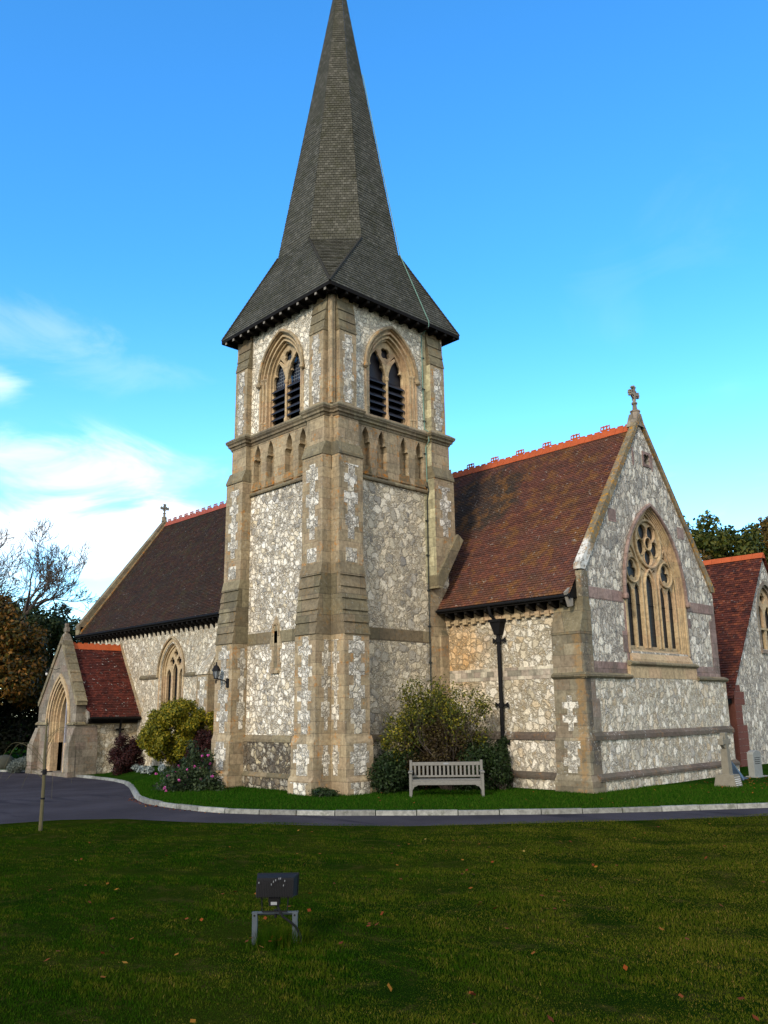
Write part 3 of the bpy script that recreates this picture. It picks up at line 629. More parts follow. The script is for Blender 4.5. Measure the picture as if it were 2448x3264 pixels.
cornice_profile(mb, [(-W-q, W), (-W-q, W-B+.05), (-W, W-B+.05), (-W, B-.05), (-W-q, B-.05), (-W-q, 0.08), (-W, .0), (-W+.05, -q), (-W+B-.05, -q), (-W+B-.05, 0), (-B+.05, 0), (-B+.05, -q), (-.10, -q), (-.10, -.05), (.05, .10), (q, .10), (q, B-.05), (0, B-.05), (0, W-B+.05), (q, W-B+.05), (q, W-.05), (0, W-.05)])
mb.build('cornice', [S_COR], church)
# belfry windows
def belfry_window(fr, sg, glaz):
    c = sg*2.57; s_ = MB()
    rings = [(1.20, 1.13, 1.66, 1.58, 0.0, 0.025), (1.13, 1.07, 1.58, 1.51, -.14, -.05), (1.07, 1.02, 1.51, 1.45, -.20, -.02), (1.02, .96, 1.45, 1.38, -.26, -.12), (.96, .91, 1.38, 1.32, -.30, -.08), (.91, .85, 1.32, 1.25, -.38, -.19)]
    for wo, wi, ro, ri, d0, d1 in rings: s_.plate(fr, [ushape(c, wo, wi, 13.0, ro, ri, 11.36, 14)], d0-.05, d1)
    s_.plate(fr, [[(c-.88, 11.3), (c+.88, 11.3), (c+.88, 11.5), (c-.88, 11.5)]], -.6, -.20)
    win = s_.build('belfry_window', [S_TRC], church)
    h_ = MB(); h_.plate(fr, [ushape(c, 1.24, 1.15, 13.0, 1.71, 1.60, 13.0, 16)], 0.0, 0.10, bev=.02)
    for e in (-1, 1): h_.lathe(fr.p(c+e*1.19, 13.0, 0.07), [(.03, -.10), (.09, -.05), (.09, .03), (.05, .07)], 8)
    h_.build('hood_mould', [S_BUF], win)
    for e in (-1, 1):
        for wx, dd in ((1.09, -.04), (.985, -.10)):
            sh = MB(); base = fr.p(c+e*wx, 0, dd)
            sh.lathe(base, [(.06, 11.36), (.06, 11.60), (.075, 11.62), (.075, 11.66), (.036, 11.70), (.036, 13.02), (.055, 13.04), (.045, 13.08), (.072, 13.18), (.072, 13.22)], 10)
            sh.build('shaft', [S_BUF], win, smooth=False)
    tr = MB(); w_ = .86; zs = 13.0; rise = 1.26
    l1 = cusped(c-.43, .36, 11.5, 12.98, .86); l2 = cusped(c+.43, .36, 11.5, 12.98, .86); ey = foil(c, 13.83, 4, .105, .10, math.pi/4)
    tr.plate(fr, [arch(c, w_+.02, 11.45, zs, rise+.02, 12), l1, l2, ey], -.38, -.27, bev=.015)
    tr.plate(fr, [[(c-.05, 12.9), (c+.05, 12.9), (c+.10, 13.15), (c+.24, 13.46), (c+.42, 13.66), (c+.36, 13.72), (c+.17, 13.56), (c, 13.44), (c-.17, 13.56), (c-.36, 13.72), (c-.42, 13.66), (c-.24, 13.46), (c-.10, 13.15)]], -.28, -.20, bev=.012)
    tr.build('tracery', [S_TRC], win)
    mu = MB(); mu.lathe(fr.p(c, 0, -.22), [(.075, 11.42), (.075, 11.60), (.05, 11.66), (.05, 12.80), (.08, 12.86), (.08, 12.92), (.06, 12.96)], 10); mu.build('mullion', [S_TRC], win)
    lv = MB()
    for cc in (c-.43, c+.43):
        z = 11.42
        while z < 12.85:
            lv.prism([fr.p(cc-.375, z, -.20), fr.p(cc-.375, z+.045, -.20), fr.p(cc-.375, z+.30, -.50), fr.p(cc-.375, z+.25, -.52)], fr.x*.75); z += .25
    lv.build('louvre', [M_LOUV], win)
    g = MB(); g.fbox(fr, c-.88, c+.88, 12.80, 14.3, -.48, -.44); g.build('pane', [glaz], win)
    bk = MB(); bk.fbox(fr, c-1.0, c+1.0, 11.2, 14.4, -.75, -.70); bk.build('dark_backing', [M_VOID], win)
belfry_window(FL, -1, M_GLB); belfry_window(FR, 1, M_LOUV)

# buttresses
def quoin_panel(mbb, fr, a0, a1, b0, b1, off, wn=.30, ww=.62, step=.34, mi=0, rnd=random.Random(3)):
    z = b0; k = 0; c = (a0+a1)/2; wd = (a1-a0)/2; L = []; Rr = []
    while z < b1-0.02:
        z2 = min(z+step*rnd.uniform(.75, 1.2), b1); w1 = wd*(ww if k % 2 else wn)*rnd.uniform(.85, 1.15); w2 = wd*(ww if k % 2 else wn)*rnd.uniform(.85, 1.15)
        L += [(c-w1, z), (c-w1, z2)]; Rr += [(c+w2, z), (c+w2, z2)]; z = z2; k += 1
    mbb.plate(fr, [L + Rr[::-1]], off-.004, off+.006, mi)
def buttress(fr, lo, hi, inner, weath, full=True):
    """prism buttress on face fr between a=lo..hi, inner = which end touches the tower corner"""
    e0 = -.06; s_ = MB()
    def blk(x0, x1, z0, z1, pb, pt, mi=0):
        P_ = [fr.p(x0, z0, 0), fr.p(x1, z0, 0), fr.p(x1, z0, pb), fr.p(x0, z0, pb)]
        T_ = [fr.p(x0, z1, 0), fr.p(x1, z1, 0), fr.p(x1, z1, pt), fr.p(x0, z1, pt)]
        s_.hexa(P_[::-1], T_[::-1], mi)
    lo2, hi2 = (lo-.06, hi) if inner == 'hi' else (lo, hi+.06)
    if full:
        lo3, hi3 = (lo-.09, hi) if inner == 'hi' else (lo, hi+.09)
        blk(lo3, hi3, -1.2, .36, P1+.10, P1+.10); blk(lo3, hi3, .36, .47, P1+.10, P1+.03)
        blk(lo2, hi2, .47, 1.38, P1+.03, P1+.03); blk(lo2, hi2, 1.38, 1.54, P1+.03, P2)
        blk(lo, hi, 1.54, ZB1, P2, P2)
        # stepped weathering
        n = 6
        for i in range(n):
            z0 = ZB1+(ZB2-ZB1)*i/n; z1 = ZB1+(ZB2-ZB1)*(i+1)/n; pa = P2+(P3-P2)*i/n; pb = P2+(P3-P2)*(i+1)/n
            blk(lo-.012 if True else lo, hi+.012, z0, z1-.003, pa+.045, pb+.004, 1)
        blk(lo, hi, ZB2, 9.70, P3, P3)
    n = 2
    blk(lo-.01, hi+.01, 9.70, 9.78, P3+.03, P3+.03, 1); blk(lo-.01, hi+.01, 9.78, 10.12, P3+.03, P4+.02, 1)
    l4, h4 = (lo+.04, hi-.09) if inner == 'hi' else (lo+.09, hi-.04)
    blk(l4, h4, 10.12, ZC+.1, P4, P4)
    l5, h5 = (lo+.10, hi-.16) if inner == 'hi' else (lo+.16, hi-.10)
    blk(l5, h5, ZCT, 13.80, .20, .20)
    for i in range(3):
        z0 = 13.80+i*.36; blk(l5-.012, h5+.012, z0, z0+.355, .225-.05*i, .20-.05*(i+1), 1)
    blk(l5, h5, 14.88, 15.2, .06, .05, 0)
    ob = s_.build('buttress', [S_BUF, S_WTH], church)
    def qp(*a):
        f_ = MB(); quoin_panel(f_, *a); f_.build('flint_panel', [F_P], ob)
    if full:
        qp(fr, lo, hi, 1.60, 4.30, P2, .30, .62)
        qp(fr, lo2, hi2, .50, 1.34, P1+.03, .44, .68); qp(fr, lo2, hi2, -.1, .32, P1+.10, .6, .7)
        f_ = MB(); f_.plate(fr, [rect((lo+hi)/2-.22, (lo+hi)/2+.22, 6.46, 6.88)], P3-.004, P3+.006); f_.build('flint_panel', [F_P], ob)
        qp(fr, lo, hi, 7.15, 9.45, P3, .27, .56)
        # flint set into the return face of the lower stage
        g_ = 1 if inner == 'hi' else -1; e_ = hi if (inner == 'hi') == (fr is FL) else lo
        e_ = 0.0 if abs(hi) < .01 or abs(lo) < .01 else hi
        rf_ = Frame(fr.p(e_, 0, 0), -fr.n, (0, 0, 1)) if fr is FL else Frame(fr.p(e_, 0, 0), fr.n, (0, 0, 1))
        a0_, a1_ = (-P2*.62, -.04) if fr is FL else (.03, P2*.60)
        if rf_.n.dot(fr.x)*(1 if e_ == hi else -1) < 0: rf_ = Frame(rf_.o, -rf_.x, (0, 0, 1)); a0_, a1_ = -a1_, -a0_
        qp(rf_, a0_, a1_, 1.70, 4.20, 0.0, .45, .95, .36); qp(rf_, a0_, a1_, .5, 1.3, 0.0, .6, .95)
    qp(fr, l5, h5, 11.45, 13.72, .20, .42, .60, .26)
    return ob
buttress(FL, -B, 0, 'hi', True); buttress(FL, -W, -W+B, 'lo', True); buttress(FR, 0, B, 'lo', True)
# chancel-side buttress is carried on a raking weather stone above the chancel roof
far = MB()
def fblk(x0, x1, z0, z1, pb, pt, mi=0):
    fr = FR; far.hexa([fr.p(x0, z0, pb), fr.p(x1, z0, pb), fr.p(x1, z0, 0), fr.p(x0, z0, 0)], [fr.p(x0, z1, pt), fr.p(x1, z1, pt), fr.p(x1, z1, 0), fr.p(x0, z1, 0)], mi)
far.prism([FR.p(W-B, 6.30, 0), FR.p(W, 7.60, 0), FR.p(W, 9.70, 0), FR.p(W-B, 9.70, 0)], (P3, 0, 0), 0)
far.prism([FR.p(W-B-.03, 6.02, 0), FR.p(W-B+.16, 6.02, 0), FR.p(W+.30, 7.72, 0), FR.p(W+.05, 7.90, 0), FR.p(W-B-.03, 6.42, 0)], (P3+.09, 0, 0), 1)
fblk(W-B-.01, W+.01, 9.70, 9.78, P3+.03, P3+.03, 1); fblk(W-B-.01, W+.01, 9.78, 10.12, P3+.03, P4+.02, 1)
fblk(W-B+.04, W-.04, 10.12, ZC+.1, P4, P4); fblk(W-B+.10, W-.16, ZCT, 13.80, .20, .20)
for i in range(3): fblk(W-B+.09, W-.15, 13.80+i*.36, 14.155+i*.36, .225-.05*i, .20-.05*(i+1), 1)
fblk(W-B+.10, W-.16, 14.88, 15.2, .06, .05)
fblk(W-B, W, -1.2, 1.5, .10, .10); fblk(W-B, W, 1.5, 6.1, .03, .03); fblk(W-B+.38, W-.2, -1.2, 4.55, .12, .12); fblk(W-B+.38, W-.2, 4.55, 4.72, .12, .03, 1)
fo = far.build('buttress', [S_BUF, S_WTH], church)
fp = MB(); quoin_panel(fp, FR, W-B, W, 7.75, 9.45, P3, .27, .56); fp.build('flint_panel', [F_P], fo)
fp = MB(); quoin_panel(fp, FR, W-B+.1, W-.16, 11.45, 13.72, .20, .42, .60, .26); fp.build('flint_panel', [F_P], fo)
for (yy, x1_, z0_, z1_) in ((W-B, P3-.004, 6.45, 9.68), (W-B+.04, P4-.004, 10.15, 10.93), (W-B+.10, .196, ZCT+.05, 13.78)):
    fp = MB(); fp.box(.002, x1_, yy-.006, yy, z0_, z1_); fp.build('algae_stained_face', [S_ALG], fo)
for (y0_, y1_, z0_, z1_) in ((W-B-.14, W-B-.005, 6.2, 9.18), (W-B-.05, W-B+.09, ZCT+.06, 14.9)):
    fp = MB(); fp.box(0, .006, y0_, y1_, z0_, z1_); fp.build('algae_stained_face', [S_ALG], fo)
# corner shaft between the angle buttresses
mb = MB(); mb.prism([(-.10, -.06, ZCT), (.02, -.06, ZCT), (.06, -.02, ZCT), (.06, .10, ZCT), (-.10, .10, ZCT)], (0, 0, 3.8)); mb.lathe((.045, -.045, 0), [(.05, ZCT), (.05, 15.15)], 8)
mb.prism([(-.11, -.05, 9.6), (.05, .11, 9.6), (-.05, .11, 9.6)], (0, 0, 1.5)); mb.build('corner_stone', [S_BUF], church); mb = MB(); mb.prism([(-W-.05, -.02, ZCT), (-W+.14, -.02, ZCT), (-W+.14, .1, ZCT), (-W-.05, .1, ZCT)], (0, 0, 3.8)); mb.build('corner_stone', [S_BUF], church)

# spire
cx, cy = -W/2, W/2; A8, S8, ZK, ZA, HE = 2.134, .886, 17.82, 31.18, W/2+.44
octv = [(A8, -S8), (A8, S8), (S8, A8), (-S8, A8), (-A8, S8), (-A8, -S8), (-S8, -A8), (S8, -A8)]
mb = MB(); rn = random.Random(11)
apex = Vector((cx, cy, ZA))
for i in range(8):
    a, b = octv[i], octv[(i+1) % 8]
    A_, B_ = Vector((cx+a[0], cy+a[1], ZK)), Vector((cx+b[0], cy+b[1], ZK))
    A2 = A_.lerp(apex, .985); B2 = B_.lerp(apex, .985)
    mb.slope(A_, B_, B2, A2, 118, .016, 1, rnd=rn, jit=.002)
cor = {0: (HE, -HE), 1: (HE, HE), 2: (-HE, HE), 3: (-HE, -HE)}
ec = [Vector((cx+x, cy+y, ZE)) for x, y in ((HE, -HE), (HE, HE), (-HE, HE), (-HE, -HE))]
ov = [Vector((cx+x, cy+y, ZK)) for x, y in octv]
mb.slope(ec[0], ec[1], ov[1], ov[0], 26, .018, 6, rnd=rn); mb.slope(ec[1], ec[2], ov[3], ov[2], 26, .018, 6, rnd=rn)
mb.slope(ec[2], ec[3], ov[5], ov[4], 26, .018, 6, rnd=rn); mb.slope(ec[3], ec[0], ov[7], ov[6], 26, .018, 6, rnd=rn)
for c_, l_, r_ in ((ec[1], ov[1], ov[2]), (ec[2], ov[3], ov[4]), (ec[3], ov[5], ov[6]), (ec[0], ov[7], ov[0])):
    mb.slope(c_, c_, r_, l_, 27, .03, 3, rnd=rn)
spire = mb.build('spire', [T_SP], church)
# hip rolls of the broaches, eaves boards, soffit and rafter ends
mb = MB()
for c_, l_, r_ in ((ec[1], ov[1], ov[2]), (ec[3], ov[5], ov[6]), (ec[0], ov[7], ov[0])):
    for v in (l_, r_):
        mb = MB()
        for k in range(26): mb.tube([c_.lerp(v, k/26)+Vector((0,0,.01)), c_.lerp(v, (k+1)/26)+Vector((0,0,.035))], .045, 5)
        mb.build('hip_shingles', [T_SP], spire)
mb = MB(); mb.box(cx-HE+.03, cx+HE-.03, cy-HE+.03, cy+HE-.03, ZE-.10, ZE-.02)
for e in (-1, 1):
    mb.box(cx-HE, cx+HE, cy+e*HE-.02, cy+e*HE+.02, ZE-.12, ZE-.003); mb.box(cx+e*HE-.02, cx+e*HE+.02, cy-HE+.021, cy+HE-.021, ZE-.12, ZE-.003)
mb.build('soffit', [M_TMB], spire)
for k in range(13):
    a = -HE+.25+k*(2*HE-.5)/12
    for fx in (0, 1):
        m2 = MB()
        if fx == 0: m2.box(cx+a-.05, cx+a+.05, cy-HE+.02, cy-W/2-.01, ZE-.22, ZE-.101, 0); m2.box(cx+a-.045, cx+a+.045, cy-HE-.0, cy-HE+.02, ZE-.21, ZE-.125, 1)
        else: m2.box(cx+W/2+.01, cx+HE-.02, cy+a-.05, cy+a+.05, ZE-.22, ZE-.101, 0); m2.box(cx+HE-.02, cx+HE, cy+a-.045, cy+a+.045, ZE-.21, ZE-.125, 0)
        m2.build('rafter_end', [M_TMB, M_TIP], spire)
# lightning conductor
v1 = ov[1]; pts = [v1.lerp(apex, .60)+Vector((.03, .03, 0)), v1+Vector((.05, .02, .05)), Vector((.47, 3.96, ZE+.04)), Vector((.45, 3.96, ZE-.14)), Vector((.04, 4.02, ZE-.3)), Vector((.03, 4.04, 12.5)), Vector((.03, 4.07, ZCT+.1)), Vector((.2, 4.09, ZCT-.05)), Vector((.2, 4.09, ZC)), Vector((.04, 4.10, ZC-.15)), Vector((.04, 4.12, 9.6))]
mb = MB(); mb.tube(pts, .018, 5, 0); mb.tube([pts[-1], Vector((.11, 4.12, 9.28)), (.04, 4.11, 9.0), (.03, 4.08, 6.3), (.04, 4.06, 3.2), (.13, 4.06, 1.4), (.2, 4.05, .1)], .017, 5, 1)
z = 14.0
while z > 1.5: mb.box(.0, .05, 4.02, 4.14, z, z+.04, 1); z -= 1.15
mb.build('lightning_conductor', [M_COPR, M_CABL], church)

# ---------------- chancel
YC, YS, XG, XU = 8.95, 4.88, 5.34, 5.24
YN2 = 2*YC-YS
SL = 1.333
for y0_, y1_, zb_ in ((YS, YS+.35, 1.45), (YN2-.35, YN2, -1.2)):
    mb = MB(); mb.box(-4.0, XU-.3, y0_, y1_, zb_, 5.6); mb.build('chancel_wall', [F_CH], church)
mb = MB(); mb.box(.2, XG-.9, YS-.08, YS, .40, 1.36); mb.box(.2, XG-.9, YS-.17, YS, -1.2, .30); mb.build('plinth_wall', [F_GL], church)
mb = MB()
def chamf(x0, x1, y, z0, z1, d0, d1): mb.prism([(x0, y, z0), (x0, y-d1, z0), (x0, y-d1, z1-.1), (x0, y-d0, z1), (x0, y, z1)], (x1-x0, 0, 0))
chamf(.2, XG-.9, YS, 1.34, 1.56, 0.02, .13); chamf(.2, XG-.9, YS, .28, .47, .07, .22)
mb.build('plinth_course', [S_PLN], church)
mb = MB(); mb.box(.12, 4.3, YS-.012, YS, 3.06, 3.42); mb.build('chequer_band', [S_BRK], church)
mb = MB(); mb.box(0.03, 4.35, YS-.05, YS, 4.98, 5.20)
x = .12
while x < 4.3: mb.box(x, x+.16, YS-.12, YS-.03, 4.84, 5.0); mb.box(x+.17, x+.345, YS-.075, YS-.03, 4.90, 4.985); x += .352
mb.build('corbel_table', [S_TRC], church)
# gable
fg = Frame((XU, 0, 0), (0, 1, 0), (0, 0, 1)); fgl = Frame((XG, 0, 0), (0, 1, 0), (0, 0, 1))
ZKn = 6.10; ZAp = ZKn + (YC-YS-.05)*SL
wc = 9.05
mb = MB(); mb.plate(fg, [[(YS, 3.0), (YN2, 3.0), (YN2, ZKn-.1), (YC, ZAp-.12), (YS, ZKn-.1)], arch(wc, 1.86, 3.86, 5.60, 2.92, 16), foil(9.20, 10.19, 4, .10, .11, math.pi/4)], -.125, 0)
mb.build('gable_wall', [F_G], church)
mb = MB(); mb.fbox(fg, 8.9, 9.5, 9.9, 10.5, -.3, -.2); mb.build('gable_vent', [M_VOID], church)
mb = MB(); mb.fbox(fgl, YS-.02, YN2+.14, -1.2, 3.06, -.7, 0); mb.build('gable_wall', [F_GL], church)
mb = MB()
def gcourse(z0, z1, d0, d1, a0=YS-.12, a1=YN2+.2): mb.prism([(XG, a0, z0), (XG+d1, a0, z0), (XG+d1, a0, z1-.1), (XG+d0, a0, z1), (XG, a0, z1)], (0, a1-a0, 0))
gcourse(1.34, 1.56, .0, .10); gcourse(.28, .47, .06, .18)
mb.build('plinth_course', [S_PLN], church)
mb = MB(); mb.fbox(fgl, YS-.1, YN2+.17, .46, 1.345, 0, .055); mb.fbox(fgl, YS-.14, YN2+.2, -1.2, .29, 0, .14); mb.build('plinth_wall', [F_GL], church)
mb = MB()
for a0, a1, z in ((YS-.36, 7.0, 3.02), (11.12, YN2+.2, 3.02), (6.96, 11.16, 3.42)):
    mb.prism([(XG-.05, a0, z), (XG+.04, a0, z), (XG+.09, a0, z+.05), (XG+.09, a0, z+.09), (XG-.05, a0, z+.16)], (0, a1-a0, 0))
mb.prism([(5.42, YS-.3, 3.02), (5.42, YS-.34, 3.02), (5.42, YS-.39, 3.07), (5.42, YS-.39, 3.11), (5.42, YS-.3, 3.18)], (-1.13, 0, 0))
mb.build('string_course', [S_WTH], church)
def pinkst(f_):
    m_ = MB(); f_(m_); m_.build('dressed_stone', [S_PNK], church)
pinkst(lambda m: m.fbox(fg, YS+.02, 6.98, 3.16, 3.5, 0, .012)); pinkst(lambda m: m.fbox(fg, 11.12, YN2-.02, 3.16, 3.5, 0, .012))
pinkst(lambda m: m.fbox(fg, YS+.3, 7.05, 5.28, 5.62, 0, .012)); pinkst(lambda m: m.fbox(fg, 11.02, YN2-.05, 5.28, 5.62, 0, .012))
for z0, z1, wdt in ((7.75, 8.15, .45), (9.85, 10.45, .9)):
    for e in (-1, 1):
        hw = (ZAp-.12-z1)/SL; aa, bb = YC+e*(hw-.02), YC+e*max(hw-wdt, .56); pinkst(lambda m: m.fbox(fg, min(aa, bb), max(aa, bb), z0, z1, 0, .011))
hv = [(a, z) for a, z in foil(9.20, 10.19, 4, .10, .11, math.pi/4)]
pinkst(lambda m: m.plate(fg, [rect(8.95, 9.45, 9.93, 10.45), hv], 0, .03))
rq = random.Random(8)
for e in (-1, 1):
    m_ = MB(); z = 3.5
    while z < 5.2: wq = rq.choice((1.98, 2.16)); aa, bb = wc+e*1.84, wc+e*wq; m_.fbox(fg, min(aa, bb), max(aa, bb), z, min(z+.31, 5.27), 0, .013); z += .31
    m_.build('window_quoins', [S_PNK], church)
m_ = MB(); z = 3.52
while z < 5.2: m_.fbox(fg, YN2-rq.choice((.25, .45)), YN2-.01, z, min(z+.31, 5.27), 0, .0125); z += .31
m_.build('corner_quoins', [S_PNK], church)

mb = MB(); mb.fbox(fgl, 7.0, 11.12, 3.06, 3.43, -.3, 0.01); mb.build('apron_panel', [S_TRC], church)
# coping
def coping(name, xa, xb, y0, z0, yc, za, th, mt, side=(-1, 1), over=.10, par=church, flip=False):
    m_ = MB()
    for e in side:
        ya = yc+e*abs(yc-y0)
        def P_(y, z): return (xa, y, z)
        k = th; tip = (xa, ya+e*over, z0-over*SL*0.2)
        pts = [(xa, ya+e*over, z0-.13), (xa, ya+e*over, z0+.02), (xa, yc, za+k), (xa, yc, za-.05), (xa, ya-e*.12, z0-.13)]
        m_.prism(pts, (xb-xa, 0, 0))
    return m_.build(name, mt, par)
coping('coping', XU-.17, XU+.06, YS+.03, ZKn+.12, YC, ZAp+.12, .14, [S_COP], over=.12)
# corner buttress, pilaster up to the kneeler
mb = MB(); yb = YS-.30; xb0, xb1 = 4.30, 5.42
mb.hexa([(xb0-.02, yb-.17, -1.2), (XG+.15, yb-.17, -1.2), (XG+.15, YS+.16, -1.2), (xb0-.02, YS+.16, -1.2)], [(xb0-.02, yb-.17, .30), (XG+.15, yb-.17, .30), (XG+.15, YS+.16, .30), (xb0-.02, YS+.16, .30)])
mb.hexa([(xb0-.02, yb-.17, .301), (XG+.15, yb-.17, .301), (XG+.15, YS+.16, .301), (xb0-.02, YS+.16, .301)], [(xb0, yb-.09, .44), (XG+.065, yb-.09, .44), (XG+.065, YS+.16, .44), (xb0, YS+.16, .44)])
mb.hexa([(xb0, yb-.09, .441), (XG+.065, yb-.09, .441), (XG+.065, YS+.16, .441), (xb0, YS+.16, .441)], [(xb0, yb-.09, 1.36), (XG+.065, yb-.09, 1.36), (XG+.065, YS+.16, 1.36), (xb0, YS+.16, 1.36)])
mb.hexa([(xb0, yb-.09, 1.361), (XG+.065, yb-.09, 1.361), (XG+.065, YS+.16, 1.361), (xb0, YS+.16, 1.361)], [(xb0, yb, 1.52), (XG+.01, yb, 1.52), (XG+.01, YS+.16, 1.52), (xb0, YS+.16, 1.52)])
mb.box(xb0, XG+.01, yb, YS+.16, 1.521, 3.03)
mb.box(xb0+.02, XU+.04, yb, YS+.3, 3.12, 4.24)
for i in range(2):
    z0 = 4.24+i*.40; ya = yb-.02+i*.14
    mb.hexa([(xb0, ya, z0), (XU+.05, ya, z0), (XU+.05, YS+.3, z0), (xb0, YS+.3, z0)], [(xb0, ya+.12, z0+.395), (XU+.05, ya+.12, z0+.395), (XU+.05, YS+.3, z0+.395), (xb0, YS+.3, z0+.395)], 1)
mb.box(4.42, XU+.03, YS-.02, YS+.3, 5.03, 5.30, 1); mb.box(XU-.17, XU+.03, YS-.03, YS+.3, 5.301, 6.05, 0)
cb = mb.build('corner_buttress', [S_CNR, S_WTH], church)
fs = Frame((0, yb, 0), (1, 0, 0), (0, 0, 1))
for f_, a_ in ((fs, (4.45, 5.15, 1.60, 2.55, 0, .25, .7, .2)), (Frame((0, yb-.09, 0), (1, 0, 0), (0, 0, 1)), (4.5, 5.2, .50, 1.34, 0, .45, .75, .2))):
    fp = MB(); quoin_panel(fp, f_, *a_); fp.build('flint_panel', [F_P], cb)
# gable corner quoins (face towards +X)
mb = MB(); z = 1.56
rq = random.Random(9)
while z < 2.9: mb.fbox(fgl, YS-.02, YS+.10+rq.choice((.1, .25)), z, min(z+.3, 3.02), 0, .012); z += .3
mb.build('quoin_stones', [S_GRY], church); mb = MB(); z = 3.5
while z < 5.9: mb.fbox(fg, YS+.0, YS+.14+rq.choice((.02, .14)), z, z+.3, 0, .012); z += .3
mb.build('quoin_stones', [S_GRY], church)
# east window
s_ = MB(); c = wc
for wo, wi, ro, ri, d0, d1 in [(1.90, 1.81, 2.98, 2.94, -.02, .03), (1.81, 1.75, 2.94, 2.90, -.2, -.03), (1.75, 1.69, 2.90, 2.86, -.22, -.06), (1.69, 1.62, 2.86, 2.81, -.24, -.09), (1.62, 1.53, 2.81, 2.74, -.3, -.13)]:
    s_.plate(fg, [ushape(c, wo, wi, 5.60, ro, ri, 3.80, 18)], d0-.06, d1)
s_.prism([(XU-.5, c-1.86, 3.55), (XU+.10, c-1.86, 3.55), (XU+.10, c-1.86, 3.62), (XU-.0, c-1.86, 3.80), (XU-.30, c-1.86, 4.02), (XU-.5, c-1.86, 4.02)], (0, 3.72, 0))
ew = s_.build('east_window', [S_TRC], church); ew['label'] = 'large five-light gable window with a big traceried circle'
h_ = MB(); h_.plate(fg, [ushape(c, 1.97, 1.88, 5.60, 3.08, 2.96, 5.56, 18)], .0, .11, bev=.02)
for e in (-1, 1): h_.lathe(fg.p(c+e*1.95, 5.50, .08), [(.03, -.12), (.09, -.08), (.10, 0), (.08, .07), (.03, .1)], 8)
h_.build('hood_mould', [S_PNK], ew)
tr = MB(); TH = []
LT = [(-1.285, .205, 5.60, .42), (-.785, .205, 5.60, .42), (0, .265, 5.91, .44), (.785, .205, 5.60, .42), (1.285, .205, 5.60, .42)]
for dx, hw, zs, ri in LT: TH.append(arch(c+dx, hw, 4.05, zs, ri, 6))
bc = (c+.05, 7.36); EX = 1.03
for k in range(5):
    a = math.pi/2+math.pi/5+k*2*math.pi/5; TH.append(circ(bc[0]+.455*math.cos(a), bc[1]+.455*math.sin(a), .245, 16))
TH.append(circ(bc[0], bc[1], .185, 16))
for e in (-1, 1): TH.append(foil(c+e*EX, 6.42, 3, .165, .160, math.pi/2))
TH += [[(c-.06, 8.16), (c+.06, 8.16), (c, 8.26)]]
for e in (-1, 1):
    TH.append([(c+e*.96, 7.00), (c+e*1.12, 7.04), (c+e*1.20, 6.90)][::e]); TH.append([(c+e*.22, 6.43), (c+e*.42, 6.47), (c+e*.41, 6.56)][::e])
tr.plate(fg, [arch(c, 1.56, 3.95, 5.60, 2.80, 16)]+TH, -.25, -.19)
# moulded ribs standing proud of the plate
tr.plate(fg, [circ(bc[0], bc[1], .82, 32), circ(bc[0], bc[1], .735, 32)], -.20, -.10, bev=.02); tr.plate(fg, [circ(bc[0], bc[1], .235, 20), circ(bc[0], bc[1], .185, 20)], -.20, -.12, bev=.015)
for k in range(5):
    a = math.pi/2+math.pi/5+k*2*math.pi/5; x_, z_ = bc[0]+.455*math.cos(a), bc[1]+.455*math.sin(a)
    tr.plate(fg, [circ(x_, z_, .272, 18), circ(x_, z_, .246, 18)], -.20, -.155, bev=.012)
for e in (-1, 1):
    tr.plate(fg, [circ(c+e*EX, 6.42, .43, 24), circ(c+e*EX, 6.42, .375, 24)], -.20, -.11, bev=.02)
    tr.plate(fg, [ushape(c+e*EX, .53, .47, 5.9, 1.38, 1.30, 4.0, 12)], -.20, -.13, bev=.01)
for x0 in (-EX, EX): tr.fbox(fg, c+x0-.03, c+x0+.03, 4.0, 5.80, -.20, -.14)
tr.plate(fg, [ushape(c, .36, .29, 5.95, .62, .54, 4.0, 8)], -.20, -.12, bev=.015)
tr.build('tracery', [S_TRC], ew)
g = MB(); g.fbox(fg, c-1.6, c+1.6, 3.9, 8.4, -.30, -.26); g.build('pane', [M_GLS], ew)
sb = MB(); sb.fbox(fg, c-1.5, c+1.5, 5.33, 5.36, -.258, -.24); sb.build('saddle_bar', [M_BLK], ew)
# roof
def gable_roof(name, x0, x1, ye, ze, yr, zr, n, mt, seg=10, both=True, tt=.02):
    m_ = MB(); m_.slope((x0, ye, ze), (x1, ye, ze), (x1, yr, zr), (x0, yr, zr), n, tt, seg, rnd=random.Random(4), jit=.003)
    if both: m_.slope((x1, 2*yr-ye, ze), (x0, 2*yr-ye, ze), (x0, yr, zr), (x1, yr, zr), n//3, tt, 3, rnd=random.Random(4))
    return m_.build(name, [mt], church)
ZR = ZAp - .10; YE = YS-.42; ZEV = ZR-(YC-YE)*SL
rf = gable_roof('chancel_roof', -4.2, XU-.13, YE, ZEV, YC, ZR, 78, T_CH)
mb = MB(); mb.prism([(0.02, YE+.02, ZEV-.03), (0.02, YE+.02, ZEV-.14), (.02, YS, ZEV-.10), (.02, YS+.35, ZEV+.85)], (XU-.18, 0, 0)); mb.box(-.05, XU-.14, YE-.02, YE+.02, ZEV-.16, ZEV-.01); mb.build('eaves_board', [M_TMB], church)
mb = MB(); gy = YE-.055
mb.tube([(-.12, gy, ZEV-.07), (XU-.14, gy, ZEV-.07)], .042, 8); mb.build('gutter', [M_BLK], church)
x = .35
